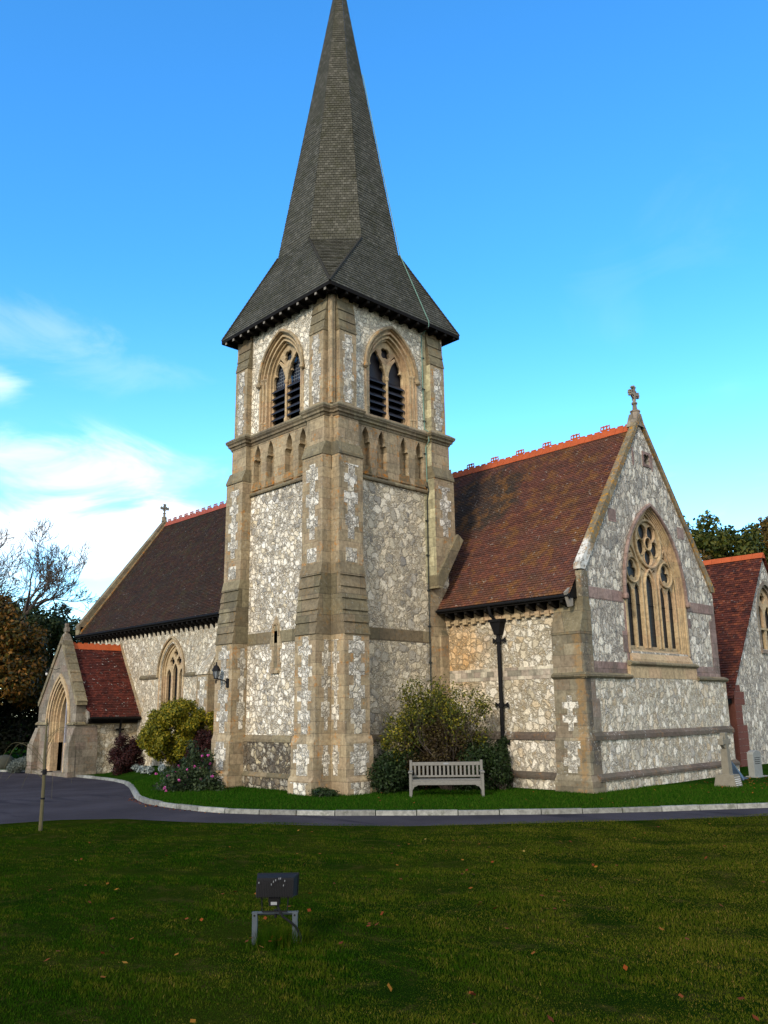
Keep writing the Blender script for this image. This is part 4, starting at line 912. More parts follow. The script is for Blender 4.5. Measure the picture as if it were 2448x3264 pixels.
while x < 4.9:
    m2 = MB(); m2.prism([(x, YE+.01, ZEV-.16), (x, YE+.01, ZEV-.24), (x, YE+.12, ZEV-.30), (x, YS, ZEV-.36), (x, YS, ZEV-.12)], (.10, 0, 0)); m2.build('rafter_end', [M_TMB], church); x += .40
m2 = MB(); m2.prism([(XU-.26, YE-.12, ZEV+.02), (XU-.26, YE+.04, ZEV-.38), (XU-.26, YE+.20, ZEV-.34), (XU-.26, YE+.22, ZEV+.25)], (.09, 0, 0), 0); m2.build('barge_end', [M_TIP], church)
def ridge(name, x0, x1, y, z, mt, crest=True, first=0.6, hh=.17, ww=.17, sp=1.215):
    m_ = MB(); L = .30; x = x0
    while x < x1-.02:
        xe = min(x+L, x1); o_ = random.Random(int(x*100)).uniform(-.005, .005)
        m_.prism([(x+.004, y-ww, z-.17+o_), (x+.004, y-.015, z+hh*.55+o_), (x+.004, y+.015, z+hh*.55+o_), (x+.004, y+ww, z-.17+o_), (x+.004, y, z-.02)], (xe-x-.008, 0, 0))
        if crest: m_.box(x+.03, xe-.06, y-.013, y+.013, z+hh*.5, z+hh*.5+.055)
        x = xe
    if crest:
        fr_ = Frame((0, y, 0), (1, 0, 0), (0, 0, 1)); x = x0+first
        while x < x1-.3:
            b = z+hh*.5+.03; lo_ = [(x-.19, b), (x+.19, b), (x+.19, b+.10), (x+.165, b+.14), (x+.20, b+.17), (x+.13, b+.165), (x+.06, b+.185), (x, b+.165), (x-.06, b+.185), (x-.13, b+.165), (x-.20, b+.17), (x-.165, b+.14), (x-.19, b+.10)]
            m_.plate(fr_, [lo_]+[circ(x+q_, b+.09, .042, 10) for q_ in (-.12, 0, .12)], -.014, .014); x += sp
    return m_.build(name, [mt], church)
ridge('ridge_tiles', -4.0, XU-.15, YC, ZR, M_RDG, first=.12+.55)
# cross finials
def cross_finial(x, y, z, s=1.0, mt=S_GRY, ax=(0, 1, 0), par=church):
    fr_ = Frame((x, y, z), ax, (0, 0, 1)); m_ = MB()
    m_.lathe((x, y, z), [(.20*s, -.25*s), (.17*s, 0), (.19*s, .02*s), (.19*s, .06*s), (.09*s, .12*s), (.075*s, .30*s), (.11*s, .33*s), (.11*s, .37*s), (.06*s, .42*s), (.055*s, .52*s)], 8)
    q = .065*s; t_ = .055*s; cz_ = .72*s
    m_.plate(fr_, [[(-q*.7, .46*s), (q*.7, .46*s), (q*.7, cz_-q), (.26*s, cz_-q*.7), (.26*s, cz_+q*.7), (q*.7, cz_+q), (q*.7, .98*s), (-q*.7, .98*s), (-q*.7, cz_+q), (-.26*s, cz_+q*.7), (-.26*s, cz_-q*.7), (-q*.7, cz_-q)]], -t_, t_)
    for a, b in ((.27, .72), (-.27, .72), (0, .98)):
        dx, dz = (1, 0) if a > 0 else ((-1, 0) if a < 0 else (0, 1))
        for k in (-1, 0, 1):
            ox, oz = (a + dx*.03*(k == 0)) + (dz*k*.075) , b + (dz*.03*(k == 0)) + dx*k*.075*(1 if dx else 0)
            if dx == -1: oz = b + k*.075
            m_.lathe(fr_.p(ox*s, oz*s, -.06*s), [(.028*s, 0), (.05*s, .03*s), (.05*s, .09*s), (.028*s, .12*s)], 7, axis=fr_.n)
    m_.plate(fr_, [circ(0, cz_, .19*s, 20), circ(0, cz_, .15*s, 20)], -.035*s, .035*s)
    return m_.build('cross_finial', [mt], par)
cross_finial(XU-.12, YC+.02, ZAp+.36, .92)
mb = MB(); mb.hexa([(XU-.34, YC-.26, ZAp-.16), (XU+.06, YC-.26, ZAp-.16), (XU+.06, YC+.26, ZAp-.16), (XU-.34, YC+.26, ZAp-.16)], [(XU-.28, YC-.12, ZAp+.30), (XU+.03, YC-.12, ZAp+.30), (XU+.03, YC+.14, ZAp+.30), (XU-.28, YC+.14, ZAp+.30)]); mb.build('apex_stone', [S_GRY], church)
# rainwater pipe
mb = MB(); px_, py_ = 2.26, YS-.13
mb.tube([(px_-.06, YE-.05, ZEV-.1), (px_-.06, YE+.02, ZEV-.35), (px_, py_, ZEV-.62)], .05, 8)
mb.tube([(px_, py_, 4.5), (px_, py_, .0)], .062, 10)
dp = mb.build('downpipe', [M_BLK], church)
mb = MB(); mb.hexa([(px_-.09, py_-.09, 4.42), (px_+.09, py_-.09, 4.42), (px_+.09, YS, 4.42), (px_-.09, YS, 4.42)], [(px_-.20, py_-.16, 4.80), (px_+.20, py_-.16, 4.80), (px_+.20, YS, 4.80), (px_-.20, YS, 4.80)])
mb.box(px_-.23, px_+.23, py_-.19, YS, 4.80, 4.88); mb.build('hopper_head', [M_BLK], dp)
for z in (4.20, 2.28, 1.2):
    m2 = MB(); m2.tube([(px_, py_, z-.02), (px_, py_, z+.12)], .085, 10)
    fr_ = Frame((px_, YS-.10, z+.05), (1, 0, 0), (0, 0, 1))
    for e in (-1, 1): m2.plate(fr_, [[(e*.04, -.035), (e*.15, -.03), (e*.24, -.085), (e*.24, .085), (e*.15, .03), (e*.04, .035)][::e]], -.02, .02)
    m2.build('pipe_bracket', [M_BLK], dp)

# ---------------- nave
YNV = 4.48; XW = -26.2; XE = -4.6; ZNR = 13.2; YNE = YNV-.4; ZNE = 6.40; SN = (ZNR-ZNE)/(YC-YNE)
fn = Frame((0, YNV, 0), (1, 0, 0), (0, 0, 1))
nwin = -16.70
mb = MB(); mb.plate(fn, [rect(XW, XE, -1.6, 6.95), arch(nwin, .95, 1.75, 4.05, 1.35, 10)], -.5, 0); mb.box(XW, XE, 2*YC-YNV-.4, 2*YC-YNV, -1.6, 6.8)
mb.build('nave_wall', [F_N], church)
mb = MB(); fw = Frame((XW, 0, 0), (0, -1, 0), (0, 0, 1)); 
mb.prism([(XW, YNV, -1.6), (XW, 2*YC-YNV, -1.6), (XW, 2*YC-YNV, 6.9), (XW, YC, ZNR-.1), (XW, YNV, 6.9)], (.6, 0, 0)); mb.prism([(XE-.6, YNV+.2, 6.0), (XE-.6, 2*YC-YNV-.2, 6.0), (XE-.6, YC, ZNR-.3)], (.6, 0, 0)); mb.build('gable_wall', [F_N], church)
rm = MB(); rm.slope((XW+.3, YNE, ZNE), (XE, YNE, ZNE), (XE, YC, ZNR), (XW+.3, YC, ZNR), 82, .018, 12, rnd=random.Random(14), jit=.002)
rm.slope((XE, 2*YC-YNE, ZNE), (XW+.3, 2*YC-YNE, ZNE), (XW+.3, YC, ZNR), (XE, YC, ZNR), 20, .02, 3); rm.build('nave_roof', [T_NV], church)
ridge('ridge_tiles', XW+.3, XE, YC, ZNR, M_RDG2, first=.4, hh=.15, sp=.62)
mb = MB()
for e in (-1, 1):
    pts = [(XW-.12, YC+e*(YC-YNE+.02), ZNE+.02), (XW-.12, YC+e*(YC-YNE+.05), ZNE+.50), (XW-.12, YC, ZNR+.30), (XW-.12, YC, ZNR-.35)]
    mb.prism(pts, (.40, 0, 0))
mb.build('coping', [S_WTH], church); mb = MB(); mb.box(XW-.05, XW+.28, YNE+.05, YNV+.1, ZNE-.2, ZNE+.45); mb.build('kneeler', [S_BUF], church)
mb = MB(); mb.prism([(XW+.3, YNE+.05, ZNE+.02), (XW+.3, YNE+.02, ZNE+.14), (XW+.3, YC, ZNR+.10), (XW+.3, YC, ZNR-.02)], (.10, 0, 0)); mb.build('verge_fillet', [S_ORL], church)
cross_finial(XW+.05, YC, ZNR+.42, .85)
mb = MB(); mb.prism([(XW+.3, YNE+.02, ZNE-.03), (XW+.3, YNE+.02, ZNE-.16), (XW+.3, YNV, ZNE-.1), (XW+.3, YNV+.1, ZNE+.5)], (XE-XW-.35, 0, 0)); mb.box(XW-.1, XE, YNE-.02, YNE+.02, ZNE-.18, ZNE-.005); mb.build('eaves_board', [M_TMB], church)
mb = MB(); mb.tube([(XW-.1, YNE-.06, ZNE-.07), (XE, YNE-.06, ZNE-.07)], .045, 8); mb.build('gutter', [M_BLK], church)
x = XW+.35
while x < -5.3:
    m2 = MB(); m2.prism([(x, YNE+.02, ZNE-.18), (x, YNE+.02, ZNE-.28), (x, YNV-.05, ZNE-.45), (x, YNV, ZNE-.58), (x, YNV, ZNE-.1)], (.11, 0, 0)); m2.build('rafter_end', [M_TMB], church); x += .42
# nave string, window, buttress
mb = MB()
for a, b in ((-19.6, -17.95), (-15.45, -5.1)): mb.prism([(a, YNV, 3.82), (a, YNV-.06, 3.82), (a, YNV-.08, 3.9), (a, YNV, 4.0)], (b-a, 0, 0))
mb.build('string_course', [S_WTH], church)
s_ = MB()
for wo, wi, ro, ri, d0, d1 in [(1.12, 1.0, 1.55, 1.42, -.1, .02), (1.0, .92, 1.42, 1.32, -.25, -.06), (.92, .84, 1.32, 1.22, -.35, -.14)]: s_.plate(fn, [ushape(nwin, wo, wi, 4.05, ro, ri, 1.7, 12)], d0-.02, d1)
s_.prism([(nwin-1.05, YNV+.3, 1.6), (nwin-1.05, YNV-.08, 1.6), (nwin-1.05, YNV-.08, 1.68), (nwin-1.05, YNV+.3, 1.9)], (2.1, 0, 0))
nw = s_.build('nave_window', [S_TRC], church)
h_ = MB(); h_.plate(fn, [ushape(nwin, 1.22, 1.12, 4.05, 1.68, 1.57, 3.84, 14)], 0, .10, bev=.02); h_.build('hood_mould', [S_BUF], nw)
tr = MB(); H = [arch(nwin+d, .20, 1.85, 3.85+q_, .38, 6) for d, q_ in ((-.56, 0), (0, .22), (.56, 0))] + [foil(nwin-.30, 4.56, 4, .105, .10, 0), foil(nwin+.30, 4.56, 4, .105, .10, 0), foil(nwin, 4.93, 4, .09, .09, 0)]
tr.plate(fn, [arch(nwin, .86, 1.8, 4.05, 1.24, 10)]+H, -.34, -.20, bev=.012); tr.build('tracery', [S_TRC], nw)
g = MB(); g.fbox(fn, nwin-.9, nwin+.9, 1.8, 5.3, -.42, -.38); g.build('pane', [M_GLS], nw)
mb = MB(); x0, x1 = -13.18, -12.30
mb.box(x0, x1, YNV-.80, YNV, -1.6, 3.80, 0); mb.box(x0-.05, x1+.05, YNV-.95, YNV, -1.6, 1.0, 0)
mb.prism([(x0-.02, YNV, 3.80), (x0-.02, YNV-.86, 3.80), (x0-.02, YNV-.84, 3.88), (x0-.02, YNV, 5.55)], (x1-x0+.04, 0, 0), 1)
nb = mb.build('nave_buttress', [S_BUF, F_N], church)
fp = MB(); quoin_panel(fp, Frame((0, YNV-.80, 0), (1, 0, 0), (0, 0, 1)), x0, x1, 1.1, 3.7, 0, .4, .75); fp.build('flint_panel', [F_P], nb)
mb = MB(); mb.box(XW, XE, YNV-.12, YNV, -1.6, .9, 0); mb.build('plinth_wall', [F_N], church)

# ---------------- porch
YP = 1.44; XP0, XP1, XPC = -23.95, -19.72, -21.78; gp = -.45
fpch = Frame((0, YP, 0), (1, 0, 0), (0, 0, 1)); ZPA = 5.62; ZPE = 2.75; SP = (ZPA-ZPE)/(XP1-XPC)
ac = -21.62
mb = MB(); out = [(XP0, 1.80), (XP1, 1.80), (XP1, ZPE), (XPC, ZPA), (XP0, ZPE)]
mb.plate(fpch, [[(XP0, -1.6), (XP1, -1.6), (XP1, ZPE-.05), (XPC, ZPA-.1), (XP0, ZPE-.05)], arch(ac, 1.05, -1.0, 1.85, 1.95, 14)], -.45, 0)
mb.build('porch_gable', [S_GRY], church)
mb = MB()
for wo, wi, ro, ri, d0, d1 in [(1.32, 1.20, 2.28, 2.14, 0, .07), (1.18, 1.05, 2.10, 1.95, 0, .02), (1.06, .97, 1.96, 1.85, -.3, -.05), (.97, .89, 1.85, 1.74, -.4, -.16), (.89, .80, 1.74, 1.62, -.5, -.26), (.80, .70, 1.62, 1.49, -.62, -.40)]:
    mb.plate(fpch, [ushape(ac, wo, wi, 1.85, ro, ri, 1.8 if wo > 1.1 else (-.5 if wo < .9 else .9), 14)], d0-.02, d1)
mb.box(ac-1.06, ac-.70, YP+.05, YP+.6, -.6, .95); mb.box(ac+.70, ac+1.06, YP+.05, YP+.6, -.6, .95)
pa = mb.build('porch_arch', [S_TRC], church)
mb = MB(); mb.box(ac-.70, ac+.70, YP+1.6, YP+1.66, gp+.1, 3.3); mb.build('dark_doorway', [M_VOID], church)
mb = MB(); mb.box(ac+.55, ac+.62, YP+.10, YP+.62, gp+.1, 2.9)
for k in range(8): mb.box(ac+.545, ac+.55, YP+.30, YP+.38, gp+.5+k*.3, gp+.68+k*.3, 1)
mb.build('open_door', [M_DOOR, M_BLK], church)
mb = MB(); mb.box(XP0+.3, XP1-.3, YP-.25, YP+.5, -1.2, gp+.10); mb.build('porch_step', [S_GRY], church)
# side walls, string, corner buttresses
for xa, xb in ((XP1-.35, XP1), (XP0, XP0+.35)):
    mb = MB(); mb.box(xa, xb, YP+.46, YNV, -1.6, ZPE-.30); mb.build('porch_wall', [F_CH], church)
for xa, xb in ((XP0-.22, XP0+.30), (XP1-.30, XP1+.10)):
    mb = MB()
    mb.hexa([(xa-.12 if xa < -22 else xa, YP-.30, -1.6), (xb if xa < -22 else xb+.1, YP-.30, -1.6), (xb if xa < -22 else xb+.1, YP, -1.6), (xa-.12 if xa < -22 else xa, YP, -1.6)], [(xa-.1 if xa < -22 else xa, YP-.30, .85), (xb if xa < -22 else xb+.08, YP-.30, .85), (xb if xa < -22 else xb+.08, YP, .85), (xa-.1 if xa < -22 else xa, YP, .85)])
    mb.hexa([(xa, YP-.30, .85), (xb, YP-.30, .85), (xb, YP, .85), (xa, YP, .85)], [(xa+.1, YP-.05, 1.62), (xb-.05, YP-.05, 1.62), (xb-.05, YP, 1.62), (xa+.1, YP, 1.62)]); mb.build('porch_buttress', [S_GRY], church)
mb = MB()
mb.box(XP1, XP1+.16, YP+.0, YP+1.05, -1.6, .85); mb.hexa([(XP1, YP, .851), (XP1+.16, YP, .851), (XP1+.16, YP+1.05, .851), (XP1, YP+1.05, .851)], [(XP1, YP, 1.70), (XP1+.03, YP, 1.70), (XP1+.03, YP+1.05, 1.70), (XP1, YP+1.05, 1.70)])
mb.build('porch_buttress', [S_GRY], church)
mb = MB(); mb.prism([(XP0-.1, YP, 1.76), (XP0-.1, YP-.09, 1.76), (XP0-.1, YP-.09, 1.82), (XP0-.1, YP, 1.90)], (ac-1.06-XP0+.1, 0, 0)); mb.prism([(ac+1.06, YP, 1.76), (ac+1.06, YP-.09, 1.76), (ac+1.06, YP-.09, 1.82), (ac+1.06, YP, 1.90)], (XP1+.1-ac-1.06, 0, 0))
mb.prism([(XP1, YP-.09, 1.76), (XP1+.09, YP-.09, 1.76), (XP1+.09, YP-.09, 1.82), (XP1, YP-.09, 1.90)], (0, YNV-YP+.09, 0)); mb.build('string_course', [S_WTH], church)
mb = MB()
for e in (-1, 1):
    xe = XPC+e*(XP1-XPC+.14)
    mb.prism([(xe, YP-.06, ZPE-.10), (xe, YP-.06, ZPE+.08), (XPC, YP-.06, ZPA+.30), (XPC, YP-.06, ZPA-.02), (xe-e*.10, YP-.06, ZPE-.10)], (0, .50, 0))
for e in (-1, 1):
    for k in range(7):   # joints as shallow overlapping steps
        q0 = k/7; xa = XPC+e*(XP1-XPC+.15)*(1-q0); za = ZPE+.09+(ZPA+.22-ZPE)*q0
        mb.box(xa-.02, xa+.02, YP-.07, YP+.45, za-.03, za+.012)
mb.build('coping', [S_WTH], church)
mb = MB(); mb.hexa([(XPC-.16, YP-.07, ZPA+.0), (XPC+.16, YP-.07, ZPA+.0), (XPC+.16, YP+.44, ZPA+.0), (XPC-.16, YP+.44, ZPA+.0)], [(XPC-.10, YP+.05, ZPA+.42), (XPC+.10, YP+.05, ZPA+.42), (XPC+.10, YP+.3, ZPA+.42), (XPC-.10, YP+.3, ZPA+.42)]); mb.build('apex_stone', [S_GRY], church)
mb = MB(); f2 = Frame((XPC, YP+.17, ZPA+.36), (1, 0, 0), (0, 0, 1))
mb.plate(f2, [[(-.08, 0), (.08, 0), (.07, .16), (.19, .16), (.19, .36), (.08, .36), (.09, .56), (-.09, .56), (-.08, .36), (-.19, .36), (-.19, .16), (-.07, .16)]], -.08, .08, bev=.02); mb.build('cross_finial', [S_GRY], church)
mb = MB(); XPE = XP1+.38; ZPEV = ZPA-.12-(XPE-XPC)*SP
mb.slope((XPE, YP+.44, ZPEV), (XPE, YNV, ZPEV), (XPC, YNV, ZPA-.12), (XPC, YP+.44, ZPA-.12), 42, .022, 8, rnd=random.Random(21), jit=.01)
mb.slope((2*XPC-XPE, YNV, ZPEV), (2*XPC-XPE, YP+.44, ZPEV), (XPC, YP+.44, ZPA-.12), (XPC, YNV, ZPA-.12), 20, .022, 2)
mb.build('porch_roof', [T_PO], church)
mb = MB(); y = YP+.44
while y < YNV-.05:
    mb.prism([(XPC-.17, y, ZPA-.30), (XPC-.02, y, ZPA-.02), (XPC+.02, y, ZPA-.02), (XPC+.17, y, ZPA-.30)], (0, .30, 0)); mb.box(XPC-.012, XPC+.012, y+.04, y+.22, ZPA-.03, ZPA+.03); y += .305
mb.build('ridge_tiles', [M_RDG], church)
mb = MB(); mb.box(XP1-.0, XPE-.01, YP+.46, YNV-.01, ZPEV-.06, ZPEV-.02); mb.box(XPE-.02, XPE+.02, YP+.44, YNV-.01, ZPEV-.16, ZPEV-.01); mb.box(XP1+.02, XP1+.1, YP+.46, YNV, ZPEV-.30, ZPEV-.061)
mb.tube([(XPE+.05, YP+.5, ZPEV-.05), (XPE+.05, YNV-.02, ZPEV-.08)], .055, 8); mb.build('eaves_board', [M_TMB], church)
mb = MB(); mb.prism([(XPE-.1, YP+.40, ZPEV-.30), (XPE+.04, YP+.40, ZPEV-.05), (XPE-.02, YP+.40, ZPEV+.22), (XPE-.22, YP+.40, ZPEV+.3)], (0, .07, 0)); mb.build('barge_end', [M_TIP], church)
mb = MB(); yq = 3.58; mb.tube([(XPE+.02, yq-.1, ZPEV-.1), (XP1+.12, yq, ZPEV-.45), (XP1+.10, yq, gp)], .06, 8)
pp = mb.build('downpipe', [M_BLK], church)
for z in (1.45, .35, -.15):
    m2 = MB(); m2.tube([(XP1+.10, yq, z), (XP1+.10, yq, z+.12)], .08, 8); m2.box(XP1+.05, XP1+.12, yq-.2, yq+.2, z+.02, z+.10); m2.build('pipe_bracket', [M_BLK], pp)
# stone flashing where porch roof meets the nave
mb = MB(); mb.prism([(XPE, YNV-.05, ZPEV+.02), (XPE+.02, YNV-.05, ZPEV+.30), (XPC, YNV-.05, ZPA+.12), (XPC, YNV-.05, ZPA-.1)], (0, .07, 0)); mb.build('weather_mould', [S_BUF], church)

# ---------------- outbuilding at the right
an = empty('gabled_outbuilding', (4.07, 20.5, -.1), 'flint gabled building with a dark red tiled roof beyond the far corner of the church', 'building')
XA, AY0, AY1, AYC, AZE, AZA = 4.07, 16.50, 24.6, 20.55, 2.95, 8.45
fa = Frame((XA, 0, 0), (0, 1, 0), (0, 0, 1))
mb = MB(); mb.plate(fa, [[(AY0, -1.2), (AY1, -1.2), (AY1, AZE-.12), (AYC, AZA-.14), (AY0, AZE-.12)], arch(AYC, .95, 4.45, 5.95, 1.25, 10)], -.4, 0); mb.build('gable_wall', [F_G], an)
mb = MB(); mb.box(XA-8, XA-.41, AY0+.3, AY0+.65, -1.2, AZE+.3); mb.build('side_wall', [S_GRY], an)
mb = MB(); rq = random.Random(12); z = -1.0
while z < 2.9: mb.fbox(fa, AY0-.02, AY0+rq.choice((.55, .85)), z, z+.24, 0, .012); z += .25
mb.fbox(Frame((0, AY0, 0), (1, 0, 0), (0, 0, 1)), XA-.9, XA-.0, -1.2, 2.9, -.02, .02); mb.build('brick_quoins', [plain('dark_red_brick', (0.13, 0.045, 0.03), .9, var=.5, scale=12)], an)
mb = MB(); sl_ = (AZA-AZE)/(AYC-AY0); ye = AY0-.35; ze = AZA-(AYC-ye)*sl_
mb.slope((XA-8, ye, ze), (XA+.10, ye, ze), (XA+.10, AYC, AZA+.05), (XA-8, AYC, AZA+.05), 62, .022, 22, rnd=random.Random(33), jit=.01); mb.slope((XA+.1, 2*AYC-ye, ze), (XA-8, 2*AYC-ye, ze), (XA-8, AYC, AZA+.05), (XA+.1, AYC, AZA+.05), 20, .02, 2)
mb.build('roof', [T_AN], an)
mb = MB(); mb.prism([(XA-8, ye, ze-.02), (XA-8, ye, ze-.2), (XA-8, AY0+.3, ze-.15), (XA-8, AY0+.4, ze+.6)], (7.9, 0, 0)); mb.build('eaves_board', [M_TMB], an)
mb = MB(); x = XA-8
while x < XA+.05: mb.prism([(x+.004, AYC-.18, AZA-.12), (x+.004, AYC-.03, AZA+.12), (x+.004, AYC+.03, AZA+.12), (x+.004, AYC+.18, AZA-.12)], (.44, 0, 0)); x += .45
mb.build('ridge_tiles', [M_RDG], an)
s_ = MB()
for wo, wi, ro, ri, d0, d1 in [(1.10, .95, 1.42, 1.25, -.1, .02), (.95, .85, 1.25, 1.14, -.3, -.08)]: s_.plate(fa, [ushape(AYC, wo, wi, 5.95, ro, ri, 4.4, 10)], d0, d1)
s_.fbox(fa, AYC-1.1, AYC+1.1, 4.28, 4.42, -.3, .06); aw = s_.build('window', [S_GRY], an)
tr = MB(); tr.plate(fa, [arch(AYC, .86, 4.4, 5.95, 1.16, 10), arch(AYC-.42, .32, 4.48, 5.85, .45, 6), arch(AYC+.42, .32, 4.48, 5.85, .45, 6), foil(AYC, 6.62, 4, .12, .12)], -.3, -.18); tr.fbox(fa, AYC-.85, AYC+.85, 5.28, 5.36, -.3, -.15); tr.build('tracery', [S_TRC], aw)
g = MB(); g.fbox(fa, AYC-.9, AYC+.9, 4.4, 7.2, -.38, -.34); g.build('pane', [M_GLS], aw)

# ------------------------------------------------------------------ wall lantern
ln = empty('wall_lantern', (-4.45, -P2, 3.15), 'black wall lantern with pale glass on the tower buttress left of the slit window', 'lantern')
lc = Vector((-4.60, -P2-.28, 0))
mb = MB(); mb.box(-4.41, -4.28, -P2-.035, -P2, 2.98, 3.26); mb.build('back_plate', [M_BLK], ln)
mb = MB(); mb.tube([(-4.35, -P2-.02, 3.10), (-4.38, -P2-.12, 3.20), (-4.50, -P2-.24, 3.24), (lc.x, lc.y, 3.20), (lc.x, lc.y, 3.27)], .018, 6); mb.lathe((lc.x, lc.y, 0), [(.012, 3.10), (.03, 3.16), (.02, 3.22)], 8); mb.build('arm', [M_BLK], ln)
mb = MB(); mb.lathe((lc.x, lc.y, 0), [(.055, 3.27), (.11, 3.50)], 6); mb.build('glass', [M_LGL], ln)
mb = MB(); mb.lathe((lc.x, lc.y, 0), [(.03, 3.24), (.075, 3.25), (.075, 3.275)], 6); mb.lathe((lc.x, lc.y, 0), [(.145, 3.50), (.135, 3.53), (.08, 3.64), (.03, 3.68), (.02, 3.72), (.025, 3.75), (.005, 3.79)], 6)
for k in range(6):
    a = 2*math.pi*k/6; ax = Vector((0, 0, 1)); o0 = ax.orthogonal().normalized(); o1 = ax.cross(o0); dd = o0*math.cos(a)+o1*math.sin(a)
    mb.tube([Vector((lc.x, lc.y, 3.27))+dd*.058, Vector((lc.x, lc.y, 3.50))+dd*.113], .008, 4)
mb.build('frame', [M_BLK], ln)
pl_ = empty('porch_lamp', (-22.1, YP, 4.25), 'small swan-neck lamp fixed high beside the porch arch', 'lamp')
mb = MB(); mb.tube([(-21.9, YP+.0, 4.40), (-21.95, YP-.15, 4.32), (-22.2, YP-.32, 4.42), (-22.45, YP-.35, 4.42), (-22.5, YP-.35, 4.30)], .014, 5); mb.build('arm', [M_BLK], pl_)
mb = MB(); mb.lathe((-22.5, YP-.35, 0), [(.02, 4.32), (.10, 4.24), (.10, 4.22)], 10); mb.build('lamp_shade', [M_BLK], pl_)
mb = MB(); mb.lathe((-22.5, YP-.35, 0), [(.05, 4.22), (.06, 4.12), (.03, 4.08)], 8); mb.build('bulb_cover', [M_WHT], pl_)

# ------------------------------------------------------------------ bench
bl, br_ = Vector((2.31, .72, 0)), Vector((3.74, 2.05, 0)); bx = (br_-bl).normalized(); by = Vector((-bx.y, bx.x, 0)); bw = (br_-bl).length
bench = empty('garden_bench', ((bl+br_)/2)[:], 'weathered grey wooden garden bench with a slatted back on the grass before the shrub', 'bench')
fb = Frame(bl, bx, (0, 0, 1))   # normal points towards the road
def bb(name, *boxes):
    m_ = MB()
    for b_ in boxes: m_.fbox(fb, *b_)
    o = m_.build(name, [M_OAK], bench); bm = bmesh.new(); bm.from_mesh(o.data); bmesh.ops.bevel(bm, geom=bm.edges[:], offset=.006, segments=1, affect='EDGES'); bm.to_mesh(o.data); bm.free(); return o
for a in (0, bw-.07):
    bb('front_leg', (a, a+.07, -.02, .60, -.06, 0)); bb('rear_leg', (a, a+.07, -.02, .90, -.56, -.50)); bb('armrest', (a-.02, a+.09, .60, .64, -.52, .04)); bb('side_rail', (a+.01, a+.06, .34, .42, -.50, -.06))
bb('top_rail', (.07, bw-.07, .76, .85, -.555, -.515)); bb('lower_rail', (.07, bw-.07, .46, .51, -.55, -.52)); bb('front_rail', (.07, bw-.07, .30, .40, -.05, -.015))
bs = MB()
for k in range(5): bs.fbox(fb, .02, bw-.02, .405, .43, -.05-.09*k-.075, -.05-.09*k)
bs.build('seat', [M_OAK], bench)
for k in range(16):
    a = .12+k*(bw-.24-.05)/15; bb('back_slat', (a, a+.055, .505, .765, -.545, -.525))
for e in (0, 1):
    m_ = MB(); s0 = .07 if e == 0 else bw-.07; d_ = 1 if e == 0 else -1
    m_.plate(fb, [[(s0, .30), (s0+d_*.16, .30), (s0+d_*.13, .28), (s0+d_*.06, .26), (s0+d_*.03, .20), (s0, .16)][::d_]], -.045, -.018); m_.build('corner_brace', [M_OAK], bench)
m_ = MB(); m_.fbox(fb, bw/2-.07, bw/2+.07, .785, .83, -.515, -.511); m_.build('plaque', [M_LEAD], bench)

# ------------------------------------------------------------------ floodlight on its stand
f0, f1 = Vector((11.93, -10.97, .20)), Vector((12.165, -10.665, .20)); fx_ = Vector((RH.x, RH.y, 0)).normalized(); ff = Frame((f0.x, f0.y, 0), fx_, (0, 0, 1)); fwid = .40
flood = empty('floodlight', (12.05, -10.82, .22), 'black finned floodlight on a galvanised metal stand in the lawn', 'floodlight')
for a in (0, fwid-.045):
    m_ = MB(); m_.fbox(ff, a, a+.045, .0, .49, -.004, .004); m_.fbox(ff, a+.041, a+.045, .0, .49, -.045, -.004); m_.build('post', [M_GALV], flood)
    m_ = MB(); m_.lathe(ff.p(a+.02, .462, .003), [(.008, 0), (.008, .006)], 8, axis=ff.n); m_.build('bolt', [M_BLK], flood)
m_ = MB(); m_.fbox(ff, -.005, fwid+.005, .478, .486, -.05, .005); m_.fbox(ff, .0, fwid, .455, .478, -.05, -.046); m_.build('cross_bar', [M_GALV], flood)
m_ = MB(); m_.tube([ff.p(.085, .63, .02), ff.p(.09, .498, .02), ff.p(.31, .497, .02), ff.p(.32, .63, .02)], .0075, 5); m_.build('yoke', [M_BLK], flood)
m_ = MB(); m_.lathe(ff.p(.205, .44, -.02), [(.012, 0), (.012, .05), (.02, .055), (.02, .065)], 8); m_.build('fixing_bolt', [M_BLK], flood)
m_ = MB(); z0, z1 = .618, .775
bk = [ff.p(.035, z0+.005, .05), ff.p(.365, z0+.005, .05), ff.p(.365, z1-.005, .0), ff.p(.035, z1-.005, .0)]; ft = [ff.p(.02, z0-.01, -.10), ff.p(.385, z0-.01, -.10), ff.p(.385, z1+.0, -.18), ff.p(.02, z1+.0, -.18)]
m_.add(bk+ft, [(0,1,2,3), (7,6,5,4), (0,4,5,1), (1,5,6,2), (2,6,7,3), (3,7,4,0)])
for k in range(22):
    a = .045+k*.0148; m_.add([ff.p(a, z0-.005, .062), ff.p(a+.004, z0-.005, .062), ff.p(a+.004, z1-.02, .010), ff.p(a, z1-.02, .010), ff.p(a, z0-.005, .0), ff.p(a+.004, z0-.005, .0), ff.p(a+.004, z1-.02, -.03), ff.p(a, z1-.02, -.03)], [(0,1,2,3), (1,5,6,2), (0,3,7,4), (3,2,6,7), (0,4,5,1)])
housing = m_.build('housing', [M_BLK], flood)
